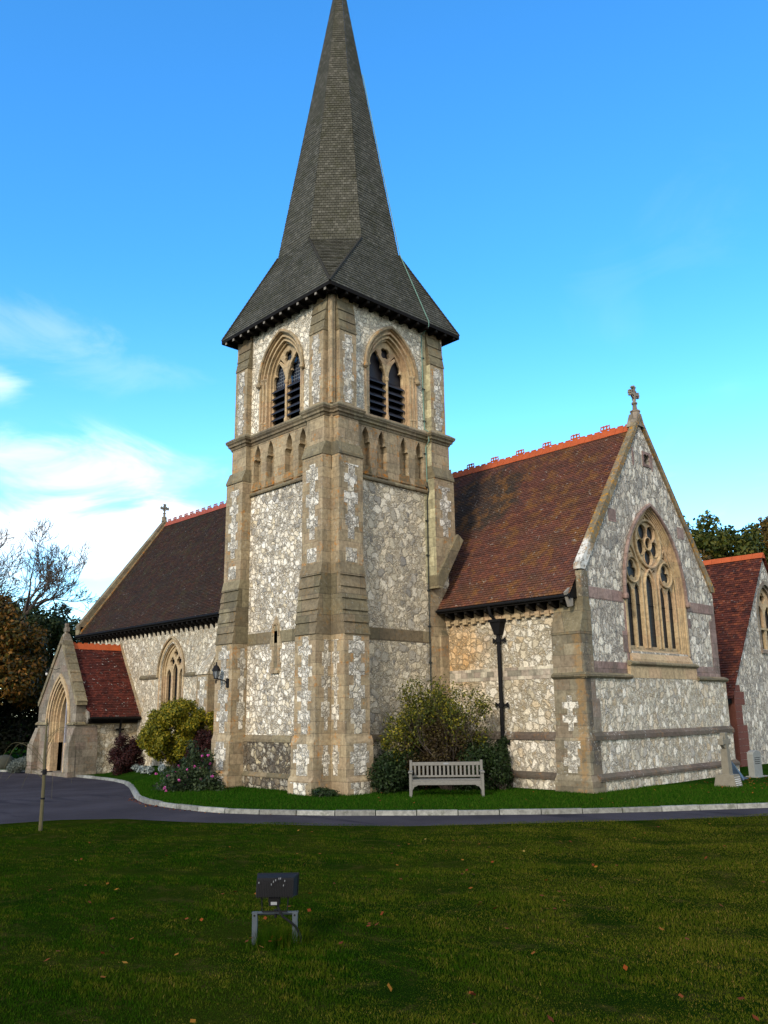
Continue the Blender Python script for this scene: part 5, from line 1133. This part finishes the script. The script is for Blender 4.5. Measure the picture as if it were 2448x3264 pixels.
m_ = MB(); m_.add([ff.p(.012, z0-.012, -.10), ff.p(.393, z0-.012, -.10), ff.p(.393, z1+.004, -.18), ff.p(.012, z1+.004, -.18), ff.p(.012, z0-.012, -.115), ff.p(.393, z0-.012, -.115), ff.p(.393, z1+.004, -.195), ff.p(.012, z1+.004, -.195)], [(0,1,2,3), (7,6,5,4), (0,4,5,1), (1,5,6,2), (2,6,7,3), (3,7,4,0)]); m_.build('front_frame', [M_BLK], housing)
m_ = MB(); rr = random.Random(5)
for k in range(8):
    a = rr.uniform(.05, .3); z = rr.uniform(.70, .77); m_.add([ff.p(a, z, .050), ff.p(a+.006, z, .050), ff.p(a+.007, z+.014, .046), ff.p(a+.001, z+.016, .046)], [(0,1,2,3)])
m_.build('bird_dropping', [M_GRM], housing)
m_ = MB(); m_.hexa([ff.p(.15, .545, -.05), ff.p(.24, .545, -.05), ff.p(.24, .545, .035)[:], ff.p(.15, .545, .035)[:]][::-1], [ff.p(.145, .61, -.05), ff.p(.245, .61, -.05), ff.p(.245, .61, .045), ff.p(.145, .61, .045)][::-1]); jb = m_.build('junction_box', [M_BLK], flood)
m_ = MB(); m_.fbox(ff, .168, .222, .555, .580, .040, .042); m_.build('rating_plate', [M_LEAD], jb)
m_ = MB(); m_.tube([ff.p(.225, .55, .0), ff.p(.235, .52, .02), ff.p(.27, .46, .03), ff.p(.33, .42, .03), ff.p(.39, .37, .02), ff.p(.43, .29, .01), ff.p(.435, .18, .0)], .0105, 6); m_.build('cable', [M_BLK], flood)

# ------------------------------------------------------------------ graves
gc = empty('cross_gravestone', (7.2, 8.6, 0), 'stone cross grave marker on a stepped base near the far end of the gable wall', 'gravestone')
m_ = MB(); m_.hexa([(6.85, 8.35, -.2), (7.55, 8.35, -.2), (7.55, 8.85, -.2), (6.85, 8.85, -.2)], [(6.95, 8.42, .33), (7.47, 8.42, .33), (7.47, 8.78, .33), (6.95, 8.78, .33)]); gb = m_.build('base', [M_GSTN], gc)
m_ = MB(); rr = random.Random(3)
for k in range(5):
    z = .04+k*.052; x = 7.535-.08*(z/.33)*1.0+.006
    a = 8.42
    while a < 8.74: L_ = rr.uniform(.02, .06); m_.box(x-.01, x, a, a+L_, z, z+.02); a += L_+.012
m_.build('inscription', [M_WHT], gb)
m_ = MB(); m_.hexa([(7.10, 8.49, .33), (7.32, 8.49, .33), (7.32, 8.71, .33), (7.10, 8.71, .33)], [(7.12, 8.51, 1.02), (7.30, 8.51, 1.02), (7.30, 8.69, 1.02), (7.12, 8.69, 1.02)]); m_.build('shaft', [M_GSTN], gc)
m_ = MB(); fc = Frame((7.21, 8.60, 1.22), (0, 1, 0), (0, 0, 1)); q = .065
m_.plate(fc, [[(-q, -.22), (q, -.22), (q+.02, -q), (.25, -q-.02), (.25, q+.02), (q+.02, q), (q+.02, .25), (-q-.02, .25), (-q-.02, q), (-.25, q+.02), (-.25, -q-.02), (-q-.02, -q)]], -.075, .075, bev=.01); m_.plate(fc, [circ(0, 0, .20, 24), circ(0, 0, .145, 24)], -.05, .05); m_.build('cross_head', [M_GSTN], gc)
hs = empty('upright_headstone', (6.4, 12.35, 0), 'pale upright headstone at the right edge in front of the outbuilding', 'gravestone')
m_ = MB(); fh = Frame((6.48, 12.36, 0), (0, 1, 0), (0, 0, 1)); m_.plate(fh, [[(-.30, .02), (.30, .02), (.30, .70), (.26, .76), (.15, .80), (0, .815), (-.15, .80), (-.26, .76), (-.30, .70)]], -.20, 0, bev=.01); m_.build('stone', [M_GST2], hs)
m_ = MB(); m_.box(6.2, 6.6, 12.0, 12.74, -.2, .03); m_.build('plinth', [M_GST2], hs)
m_ = MB(); rr = random.Random(4)
for k in range(4):
    a = 12.16
    while a < 12.52: L_ = rr.uniform(.02, .05); m_.box(6.481, 6.4835, a, a+L_, .40+k*.06, .42+k*.06); a += L_+.012
m_.build('inscription', [M_BLK], hs)
sb_ = MB(); sb_.hexa([(6.3, 10.75, -.1), (6.75, 10.75, -.1), (6.75, 11.55, -.1), (6.3, 11.55, -.1)], [(6.3, 10.78, .55), (6.36, 10.78, .55), (6.36, 11.5, .06), (6.3, 11.5, .06)]); tag(sb_.build('grave_slab', [M_SLAT], loc=(6.5, 11.1, 0)), 'dark blue slanting grave slab leaning behind the stone cross', 'gravestone')
# rounded grey stone at far left
sb_ = MB(); sb_.lathe((-27.6, 1.35, -.5), [(.45, 0), (.50, .3), (.42, .58), (.25, .72), (.05, .76)], 12); tag(sb_.build('boulder', [M_BLDR], loc=(-27.6, 1.35, -.45), smooth=True), 'rounded grey stone at the left edge beyond the road', 'stone')

# ------------------------------------------------------------------ plants
def leaves(clumps, n, size, seed, flat=0.0, shell=.5, aspect=1.7):
    rg = np.random.default_rng(seed); C_ = np.array([c[0] for c in clumps], float); R_ = np.array([c[1] if hasattr(c[1], '__len__') else (c[1],)*3 for c in clumps], float)
    wt = (R_.prod(axis=1))**(2/3); idx = rg.choice(len(clumps), n, p=wt/wt.sum())
    d = rg.normal(size=(n, 3)); d /= np.linalg.norm(d, axis=1)[:, None]; r = shell+(1-shell)*rg.random(n)**.6
    r *= 1+.12*rg.normal(size=n)
    P_ = C_[idx]+d*R_[idx]*r[:, None]
    nn = d+rg.normal(size=(n, 3))*.7; nn[:, 2] += .25; nn /= np.linalg.norm(nn, axis=1)[:, None]
    a = np.cross(nn, rg.normal(size=(n, 3))); a /= np.linalg.norm(a, axis=1)[:, None]; b = np.cross(nn, a)
    s = size*(.6+.8*rg.random(n))[:, None]
    a *= s; b *= s/aspect
    V = np.stack([P_-a, P_-b*.9+nn*s*.12, P_+a, P_+b*.9+nn*s*.12], axis=1).reshape(-1, 3)
    return V, n
def crown_clumps(c, r, k, cr, seed, squash=1.0, low=-.6):
    rg = np.random.default_rng(seed); out = []
    while len(out) < k:
        d = rg.normal(size=3); d /= np.linalg.norm(d)
        if d[2] < low: continue
        q = rg.random()**.35
        out.append(((c[0]+d[0]*r[0]*q, c[1]+d[1]*r[1]*q, c[2]+d[2]*r[2]*q), cr*rg.uniform(.6, 1.25)))
    return out
def branches(mb_, base, dirv, length, r0, depth, rg, spread=.6, droop=0.0, seg=4, up=.15, mi=0, ratio=.68, nb=(2, 4), rmin=0.0):
    p = Vector(base); d = Vector(dirv).normalized(); pts = [p.copy()]; rs = [r0]
    for i in range(seg):
        d = (d+Vector((rg.gauss(0, .16), rg.gauss(0, .16), rg.gauss(0, .10)+up*.3-droop))).normalized(); p = p+d*length/seg; pts.append(p.copy()); rs.append(max(rmin, r0*(1-.45*(i+1)/seg)))
    mb_.tube(pts, rs, 5 if r0 > .03 else 3, mi, cap=False)
    if depth <= 0: return [p]
    tips = []
    for k in range(rg.randint(*nb)):
        i = rg.randint(max(1, seg-3), seg) if k else seg
        nd = (d+Vector((rg.gauss(0, spread), rg.gauss(0, spread), rg.gauss(0, spread*.8)+up))).normalized()
        tips += branches(mb_, pts[i], nd, length*ratio*rg.uniform(.8, 1.15), rs[i]*.72, depth-1, rg, spread, droop, seg, up, mi, ratio, nb, rmin)
    return tips
def tree(name, base, height, crown_c, crown_r, k, cr, n, size, mt, seed, label, cat='tree', group=None, tr=.28, shell=.45, low=-.6):
    t_ = empty(name, base, label, cat, group); m_ = MB(); rg = random.Random(seed)
    bz = Vector(base); top = Vector(crown_c); mid = bz.lerp(top, .5)+Vector((rg.uniform(-.3, .3), rg.uniform(-.3, .3), 0))
    m_.tube([bz-Vector((0, 0, .3)), mid, top], [tr, tr*.75, tr*.4], 8)
    for i in range(7):
        q = rg.uniform(.35, .95); b0 = bz.lerp(top, q); an_ = rg.uniform(0, 6.28)
        branches(m_, b0, (math.cos(an_)*crown_r[0], math.sin(an_)*crown_r[1], crown_r[2]*.6), min(crown_r)*.6, tr*.35, 2, rg, .5)
    m_.build('trunk', [M_BARK], t_)
    V, nn = leaves(crown_clumps(crown_c, crown_r, k, cr, seed, low=low), n, size, seed, shell=shell); npmesh('crown', V, nn, 4, mt, t_)
    return t_
GT = 'trees beyond the church'
tree('autumn_tree', (-33.5, 1.0, -.6), 8, (-33.6, 2.2, 5.0), (3.3, 3.4, 3.6), 70, .95, 30000, .12, L_ORG, 3, 'orange-brown autumn tree left of the porch gable', group=GT)
tree('autumn_tree', (-37.0, -1.8, -.6), 8, (-38.0, -1.3, 4.9), (4.2, 4.0, 3.8), 70, 1.0, 26000, .13, L_ORG, 4, 'orange-brown autumn tree cut off by the left edge of the photo', group=GT)
tree('dark_evergreen_tree', (-38.0, 7.2, -.6), 10, (-37.6, 6.6, 5.6), (3.6, 4.0, 4.0), 80, .95, 34000, .12, L_EVG, 5, 'dark green tree behind the orange tree, beside the nave gable', group=GT)
tree('oak_tree', (-9.5, 46.0, -.2), 15, (-9.5, 44.6, 11.2), (5.0, 5.4, 4.7), 60, .95, 24000, .16, L_TRR, 6, 'green leafy tree behind the outbuilding roof, nearest the chancel gable', group=GT, tr=.4)
tree('oak_tree', (-5.0, 49.5, -.2), 15, (-5.0, 49.5, 11.0), (4.8, 5.2, 4.5), 56, .95, 20000, .16, L_TRO, 7, 'russet turning tree behind the outbuilding, at the right edge', group=GT, tr=.4)
tree('oak_tree', (-8.0, 39.0, -.2), 11, (-8.0, 38.2, 8.6), (3.6, 4.0, 3.2), 60, 1.0, 20000, .14, L_TRO, 8, 'lower yellowing tree just above the outbuilding ridge', group=GT, tr=.3)
tree('oak_tree', (1.0, 47.0, -.2), 11, (1.0, 47.0, 9.0), (4.6, 4.6, 4.2), 60, 1.1, 18000, .16, L_TRR, 9, 'green tree beyond the right edge of the outbuilding ridge', group=GT, tr=.3)
# leafless trees
def bare(base, lean, h0, r0, depth, seed, label, trunk_to):
    t_ = empty('bare_tree', base, label, 'tree', 'leafless trees at the left'); m_ = MB(); rg = random.Random(seed)
    b = Vector(base); tt = Vector(trunk_to); m_.tube([b-Vector((0, 0, .3)), b.lerp(tt, .5)+Vector((.15, .1, 0)), tt], [r0, r0*.85, r0*.7], 8); m_.build('trunk', [M_BARK], t_)
    m2 = MB()
    for k in range(lean[3]):
        d = (Vector(lean[:3])+Vector((rg.gauss(0, .45), rg.gauss(0, .45), rg.gauss(0, .25)))).normalized()
        branches(m2, tt, d, h0, r0*.5, depth, rg, .42, 0, 4, .10, ratio=.74, nb=(2, 3), rmin=.015)
    m2.build('branches', [M_TWIG], t_); return t_  # limbs, boughs and twigs
bare((-44.5, 3.6, -.6), (.25, .35, 1.0, 6), 3.1, .40, 6, 15, 'larger leafless tree rising at the left edge above the orange trees', (-44.5, 3.9, 6.5))
bare((-38.5, 4.8, -.6), (.40, .55, .60, 4), 1.9, .26, 6, 27, 'smaller leafless tree rising right of the large bare tree, above the dark evergreen', (-37.4, 5.4, 8.6))
# hedge at far left
rg = np.random.default_rng(2); hc = []
for i in range(60):
    q = i/59; x = -52+q*22; y = -16+q*27; hc += [((x, y, .9+rg.random()*.6), 1.3), ((x-.8, y+.6, 2.6+rg.random()*.8), 1.2)]
V, nn = leaves(hc, 60000, .13, 5, shell=.3); tag(npmesh('dark_hedge', V, nn, 4, L_HDG, loc=(-41, -2.5, -.4)), 'tall dark hedge below the autumn trees left of the porch', 'hedge')

def shrub(name, base, clumps, n, size, mt, seed, label, cat='shrub', stems=10, sr=.015, hgt_=1.0, group=None, shell=.35, stemmat=None, spread=.5):
    t_ = empty(name, base, label, cat, group); m_ = MB(); rg_ = random.Random(seed)
    for k in range(stems):
        c_ = Vector(rg_.choice(clumps)[0]); m_.tube([Vector(base)+Vector((rg_.uniform(-.2, .2), rg_.uniform(-.2, .2), -.1)), Vector(base).lerp(c_, .5)+Vector((rg_.uniform(-.15, .15), rg_.uniform(-.15, .15), .1)), c_], [sr, sr*.7, sr*.4], 4, cap=False)
    m_.build('stems', [stemmat or M_TWIG], t_); V_, n_ = leaves(clumps, n, size, seed, shell=shell); npmesh('foliage', V_, n_, 4, mt, t_); return t_
yb_ = Vector((-13.25, 3.05, -.3))
rg = np.random.default_rng(12); cl = []
for i in range(110):
    d = rg.normal(size=3); d /= np.linalg.norm(d); q = rg.random()**.25; r_ = 1.45
    cl.append(((yb_.x+d[0]*r_*q*1.02, yb_.y+d[1]*r_*q*1.02, 1.50+d[2]*q*(1.15 if d[2] > 0 else 1.45)), .30))
shrub('rounded_shrub', yb_[:], cl, 48000, .05, L_YEL, 4, 'large rounded yellow-green shrub under the nave window', stems=26)
def blob(c_, r_, k, cr, seed):
    rg_ = np.random.default_rng(seed); o = []
    for i in range(k):
        d = rg_.normal(size=3); d /= np.linalg.norm(d); q = rg_.random()**.4; o.append(((c_[0]+d[0]*r_[0]*q, c_[1]+d[1]*r_[1]*q, c_[2]+d[2]*r_[2]*q), cr))
    return o
shrub('red_shrub', (-16.9, 2.6, -.4), blob((-16.8, 2.6, .45), (.75, .7, .85), 50, .26, 5), 12000, .04, L_RED, 5, 'purple-red shrub between the porch downpipe and the yellow-green shrub', stems=14, group='purple-red shrubs')
shrub('red_shrub', (-11.6, 3.1, -.25), blob((-11.6, 3.1, .65), (.6, .6, 1.0), 50, .24, 6), 12000, .04, L_RED, 6, 'purple-red shrub squeezed between the yellow-green shrub and the tower buttress', stems=12, group='purple-red shrubs')
# flowering shrub
fbse = (-4.9, -1.35, -.05); cl = blob((-4.6, -1.7, .15), (1.35, 1.1, .45), 36, .28, 8)+blob((-5.1, -1.0, .75), (1.0, .8, .65), 22, .22, 9)
fsb = shrub('flowering_shrub', fbse, cl, 9500, .045, L_PNK, 7, 'loose flowering shrub with magenta blooms at the foot of the tower by the kerb', stems=40, sr=.008, shell=.1)
rg = np.random.default_rng(5)
for k in range(30):
    c_ = cl[rg.integers(len(cl))][0]; p_ = np.array(c_)+rg.normal(size=3)*.16+np.array((.22, -.22, .08)); V_, n_ = leaves([(tuple(p_), .032)], 14, .028, 100+k, shell=.3, aspect=1.1); npmesh('flower', V_, n_, 4, L_FLW, fsb)
# silver edging plants
for k, (x, y) in enumerate([(-18.6, 3.5), (-17.4, 3.05), (-16.3, 2.75), (-15.2, 2.4), (-14.3, 2.1), (-13.4, 1.85), (-11.9, 1.55)]):
    z = hz(x, y)+float(vrise(x, y)); V_, n_ = leaves([((x+dx, y+dy, z+.16), .13) for dx, dy in ((0, 0), (.15, -.1), (-.15, .1), (.25, -.2))], 420, .045, 200+k, shell=.2)
    tag(npmesh('silver_plant', V_, n_, 4, L_SIL, loc=(x, y, z)), 'low silver-leaved plant in the row edging the flower bed before the nave', 'plant', 'silver edging plants')
V_, n_ = leaves([((-24.75, .95, -.15), (.38, .38, .33)), ((-24.45, 1.1, -.05), .3), ((-25.1, .8, -.3), .25)], 5000, .035, 77, shell=.3); tag(npmesh('lavender_bush', V_, n_, 4, L_LAV, loc=(-24.75, .95, -.44)), 'grey-green rounded bush by the left side of the porch', 'bush')
# large straggly shrub behind the bench
sbse = (1.7, 3.0, 0); cl = blob((1.30, 2.5, 2.20), (.85, .9, 1.0), 60, .34, 21)+blob((1.8, 3.15, 1.9), (1.05, 1.15, 1.05), 66, .33, 22)+blob((.9, 1.8, 1.55), (.55, .6, .65), 30, .28, 23)
shr = shrub('tall_shrub', sbse, cl, 16000, .036, L_SHR, 31, 'tall straggly yellow-green shrub in the corner behind the bench', stems=90, sr=.012, shell=.0)
m_ = MB(); rg_ = random.Random(44)
for k in range(26):
    a = rg_.uniform(0, 6.28); branches(m_, (1.7+rg_.uniform(-.7, .9), 3.0+rg_.uniform(-.9, 1.0), .3), (math.cos(a)*.28, math.sin(a)*.28, 1), 1.1, .013, 3, rg_, .35, 0, 4, .25, ratio=.7)
m_.build('twigs', [M_TWIG], shr)
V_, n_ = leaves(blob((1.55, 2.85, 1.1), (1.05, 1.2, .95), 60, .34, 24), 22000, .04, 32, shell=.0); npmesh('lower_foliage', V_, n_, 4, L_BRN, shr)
shrub('dark_bush', (.75, 1.15, 0), blob((.95, 1.55, .55), (.42, .95, .60), 40, .32, 41), 12000, .04, L_DGR, 33, 'low dark green bush between the tower buttress and the bench', cat='bush', stems=12)
shrub('dark_bush', (2.9, 3.9, 0), blob((2.3, 3.5, .55), (.95, .8, .6), 44, .33, 42), 13000, .04, L_DGR, 34, 'dark green bush behind the bench at the foot of the tall shrub', cat='bush', stems=12)
shrub('climbing_plant', (2.55, 4.55, 0), blob((2.45, 4.55, .85), (.22, .2, .85), 16, .16, 43), 3200, .035, L_DGR, 35, 'dark climbing plant round the foot of the chancel downpipe', cat='plant', stems=8)
shrub('weed_clump', (.35, -.75, 0), [((.30, -.60, .10), (.30, .30, .14)), ((.5, -.45, .08), (.25, .25, .1))], 1500, .03, L_DGR, 36, 'low weeds growing at the foot of the tower corner', cat='weeds', stems=5)
# staked sapling on the lawn
sx, sy = 1.49, -8.59; sz = hz(sx, sy); sap = empty('weeping_sapling', (sx, sy, sz), 'thin leafless weeping sapling with drooping twigs on the lawn edge at the left', 'tree')
m_ = MB(); m_.tube([(sx, sy, sz-.1), (sx-.01, sy, sz+.9), (sx-.02, sy-.02, sz+1.5), (sx-.03, sy-.02, sz+2.15)], [.042, .034, .028, .014], 8); m_.build('trunk', [M_STAK], sap)
m_ = MB(); ax = RH; top = Vector((sx-.02, sy-.02, sz))
def arcb(z0, da, dz, dd, r=.0055):
    p0 = top+Vector((0, 0, z0)); pts = [p0, p0+ax*da*.35+Vector((0, 0, dz)), p0+ax*da*.7+Vector((0, 0, dz*.8))+FH*dd*.5, p0+ax*da+Vector((0, 0, -dz*1.6))+FH*dd]
    fine_ = []
    for i in range(13):
        t_ = i/12; q = t_*3; k = min(int(q), 2); f = q-k; P0, P1_, P2_, P3_ = pts[max(k-1, 0)], pts[k], pts[k+1], pts[min(k+2, 3)]
        fine_.append(.5*((2*P1_)+(-P0+P2_)*f+(2*P0-5*P1_+4*P2_-P3_)*f*f+(-P0+3*P1_-3*P2_+P3_)*f**3))
    m_.tube(fine_, [r*(1-.6*i/12) for i in range(13)], 4, cap=False)
for a in ((1.25, -1.15, .40, .2), (1.3, -.8, .35, -.3), (1.5, .5, .38, .2), (1.75, .7, .20, -.2), (1.15, -.6, .10, -.3), (1.0, -.45, .12, .1), (1.3, .35, .4, -.4)): arcb(*a)
m_.build('branches', [M_STAK], sap)
m_ = MB(); m_.tube([(sx-.06, sy-.05, sz+1.13), (sx+.14, sy+.09, sz+1.14)], .012, 5); m_.lathe((sx-.01, sy, sz+1.08), [(.045, 0), (.045, .10)], 8); m_.lathe((sx-.005, sy, sz+.62), [(.044, 0), (.044, .03)], 8); m_.build('tree_tie', [M_BLK], sap)

# ------------------------------------------------------------------ grass blades and fallen leaves
def blades(name, pts, hmin, hmax, wd, mt, seed, lift=0.0, wobble=False):
    rg = np.random.default_rng(seed); n = len(pts); z = hgt(pts[:, 0], pts[:, 1]) + (0 if wobble else vrise(pts[:, 0], pts[:, 1]))
    P_ = np.column_stack([pts, z]); h_ = rg.uniform(hmin, hmax, n)
    if wobble: h_ *= np.clip(1+.45*(np.sin(pts[:, 0]*3.1+1.7*np.sin(pts[:, 1]*2.3))+np.sin(pts[:, 1]*4.3+2.1*np.sin(pts[:, 0]*1.9)))*.7, .45, 1.9)
    ang = rg.uniform(0, 2*np.pi, n); ln_ = rg.normal(0, .35, (n, 2))*h_[:, None]
    s = np.column_stack([np.cos(ang), np.sin(ang), np.zeros(n)])*wd/2
    P_[:, 2] += lift
    if wobble: P_[:, 2] += .018*np.sin(pts[:, 0]*1.1+.7*pts[:, 1])+.012*np.sin(pts[:, 0]*2.3-1.9*pts[:, 1]+1.0)
    T = P_+np.column_stack([ln_, h_]); V = np.stack([P_-s, P_+s, T], axis=1).reshape(-1, 3)
    ob = npmesh(name, V, n, 3, mt); tag(ob, kind='stuff'); return ob
rg = np.random.default_rng(9); n = 420000
D = 5.0+(rg.random(n)**1.15)*13.5; A = (rg.random(n)*2-1)*(.47*D+.4)
X = CAM.x+RH.x*A+FH.x*D; Y = CAM.y+RH.y*A+FH.y*D
ed = np.interp(A, LA, LD); kp = D < ed-.02; pts = np.column_stack([X[kp], Y[kp]])
b_ = blades('lawn_grass_blades', pts, .010, .028, .009, M_BLD, 1, .012, True); tag(b_, 'short mown grass of the front lawn', 'grass')
# clump of longer grass under the floodlight
q = np.column_stack([12.07+rg.normal(0, .10, 1500), -10.80+rg.normal(0, .13, 1500)]); b_ = blades('tall_grass_tuft', q, .05, .16, .006, M_BLD, 2, 0.0, True); tag(b_, 'longer uncut grass round the floodlight stand', 'grass')
n = 150000; X = -12+rg.random(n)*26; Y = rg.random(n)*9; yk = np.interp(X, KX, KY)+.1; Y = yk+Y*.9
ins = (X > -5.2) & (X < .1) & (Y > -.05); ins |= (X > -14) & (Y > 4.4) & (X < 5.2); pts = np.column_stack([X[~ins], Y[~ins]])
b_ = blades('verge_grass_blades', pts, .03, .075, .012, M_BLV, 3); tag(b_, 'green grass strip between the kerb and the church walls', 'grass')
def fallen(name, pts, size, seed):
    rg = np.random.default_rng(seed); n = len(pts); z = hgt(pts[:, 0], pts[:, 1])+.062; P_ = np.column_stack([pts, z]); a = rg.uniform(0, 6.28, n)
    u_ = np.column_stack([np.cos(a), np.sin(a), rg.normal(0, .3, n)])*size; v_ = np.column_stack([-np.sin(a), np.cos(a), rg.normal(0, .3, n)])*size*.7
    V = np.stack([P_-u_, P_-v_, P_+u_, P_+v_], axis=1).reshape(-1, 3); return npmesh(name, V, n, 4, L_FAL)
n = 170; D = 5+rg.random(n)*12; A = (rg.random(n)*2-1)*.46*D+.06*D; pts = np.column_stack([CAM.x+RH.x*A+FH.x*D, CAM.y+RH.y*A+FH.y*D])
p2 = np.column_stack([7.6+rg.normal(0, 1.0, 260), 9.9+rg.normal(0, 1.6, 260)]); p3 = np.column_stack([-2.0+rg.normal(0, 1.4, 120), -4.05+rg.normal(0, .10, 120)]); p4 = np.column_stack([12.05+rg.normal(0, .15, 14), -10.9+rg.normal(0, .12, 14)])
p5 = np.column_stack([rg.uniform(1, 9, 50), rg.uniform(-2.5, 3.5, 50)]); p5 = p5[p5[:, 1] > np.interp(p5[:, 0], KX, KY)+.2]
f_ = fallen('fallen_leaves', np.vstack([pts, p2, p4, p5]), .028, 4); tag(f_, 'fallen brown and orange leaves scattered on the grass', 'leaves', kind='stuff')
p3[:, 1] = np.interp(p3[:, 0], KX, KY)-np.abs(rg.normal(0, .12, 120))-.02
f2_ = fallen('fallen_leaves', p3, .025, 5); f2_.location.z = -.13; tag(f2_, 'dead leaves gathered in the road gutter along the kerb', 'leaves', kind='stuff')
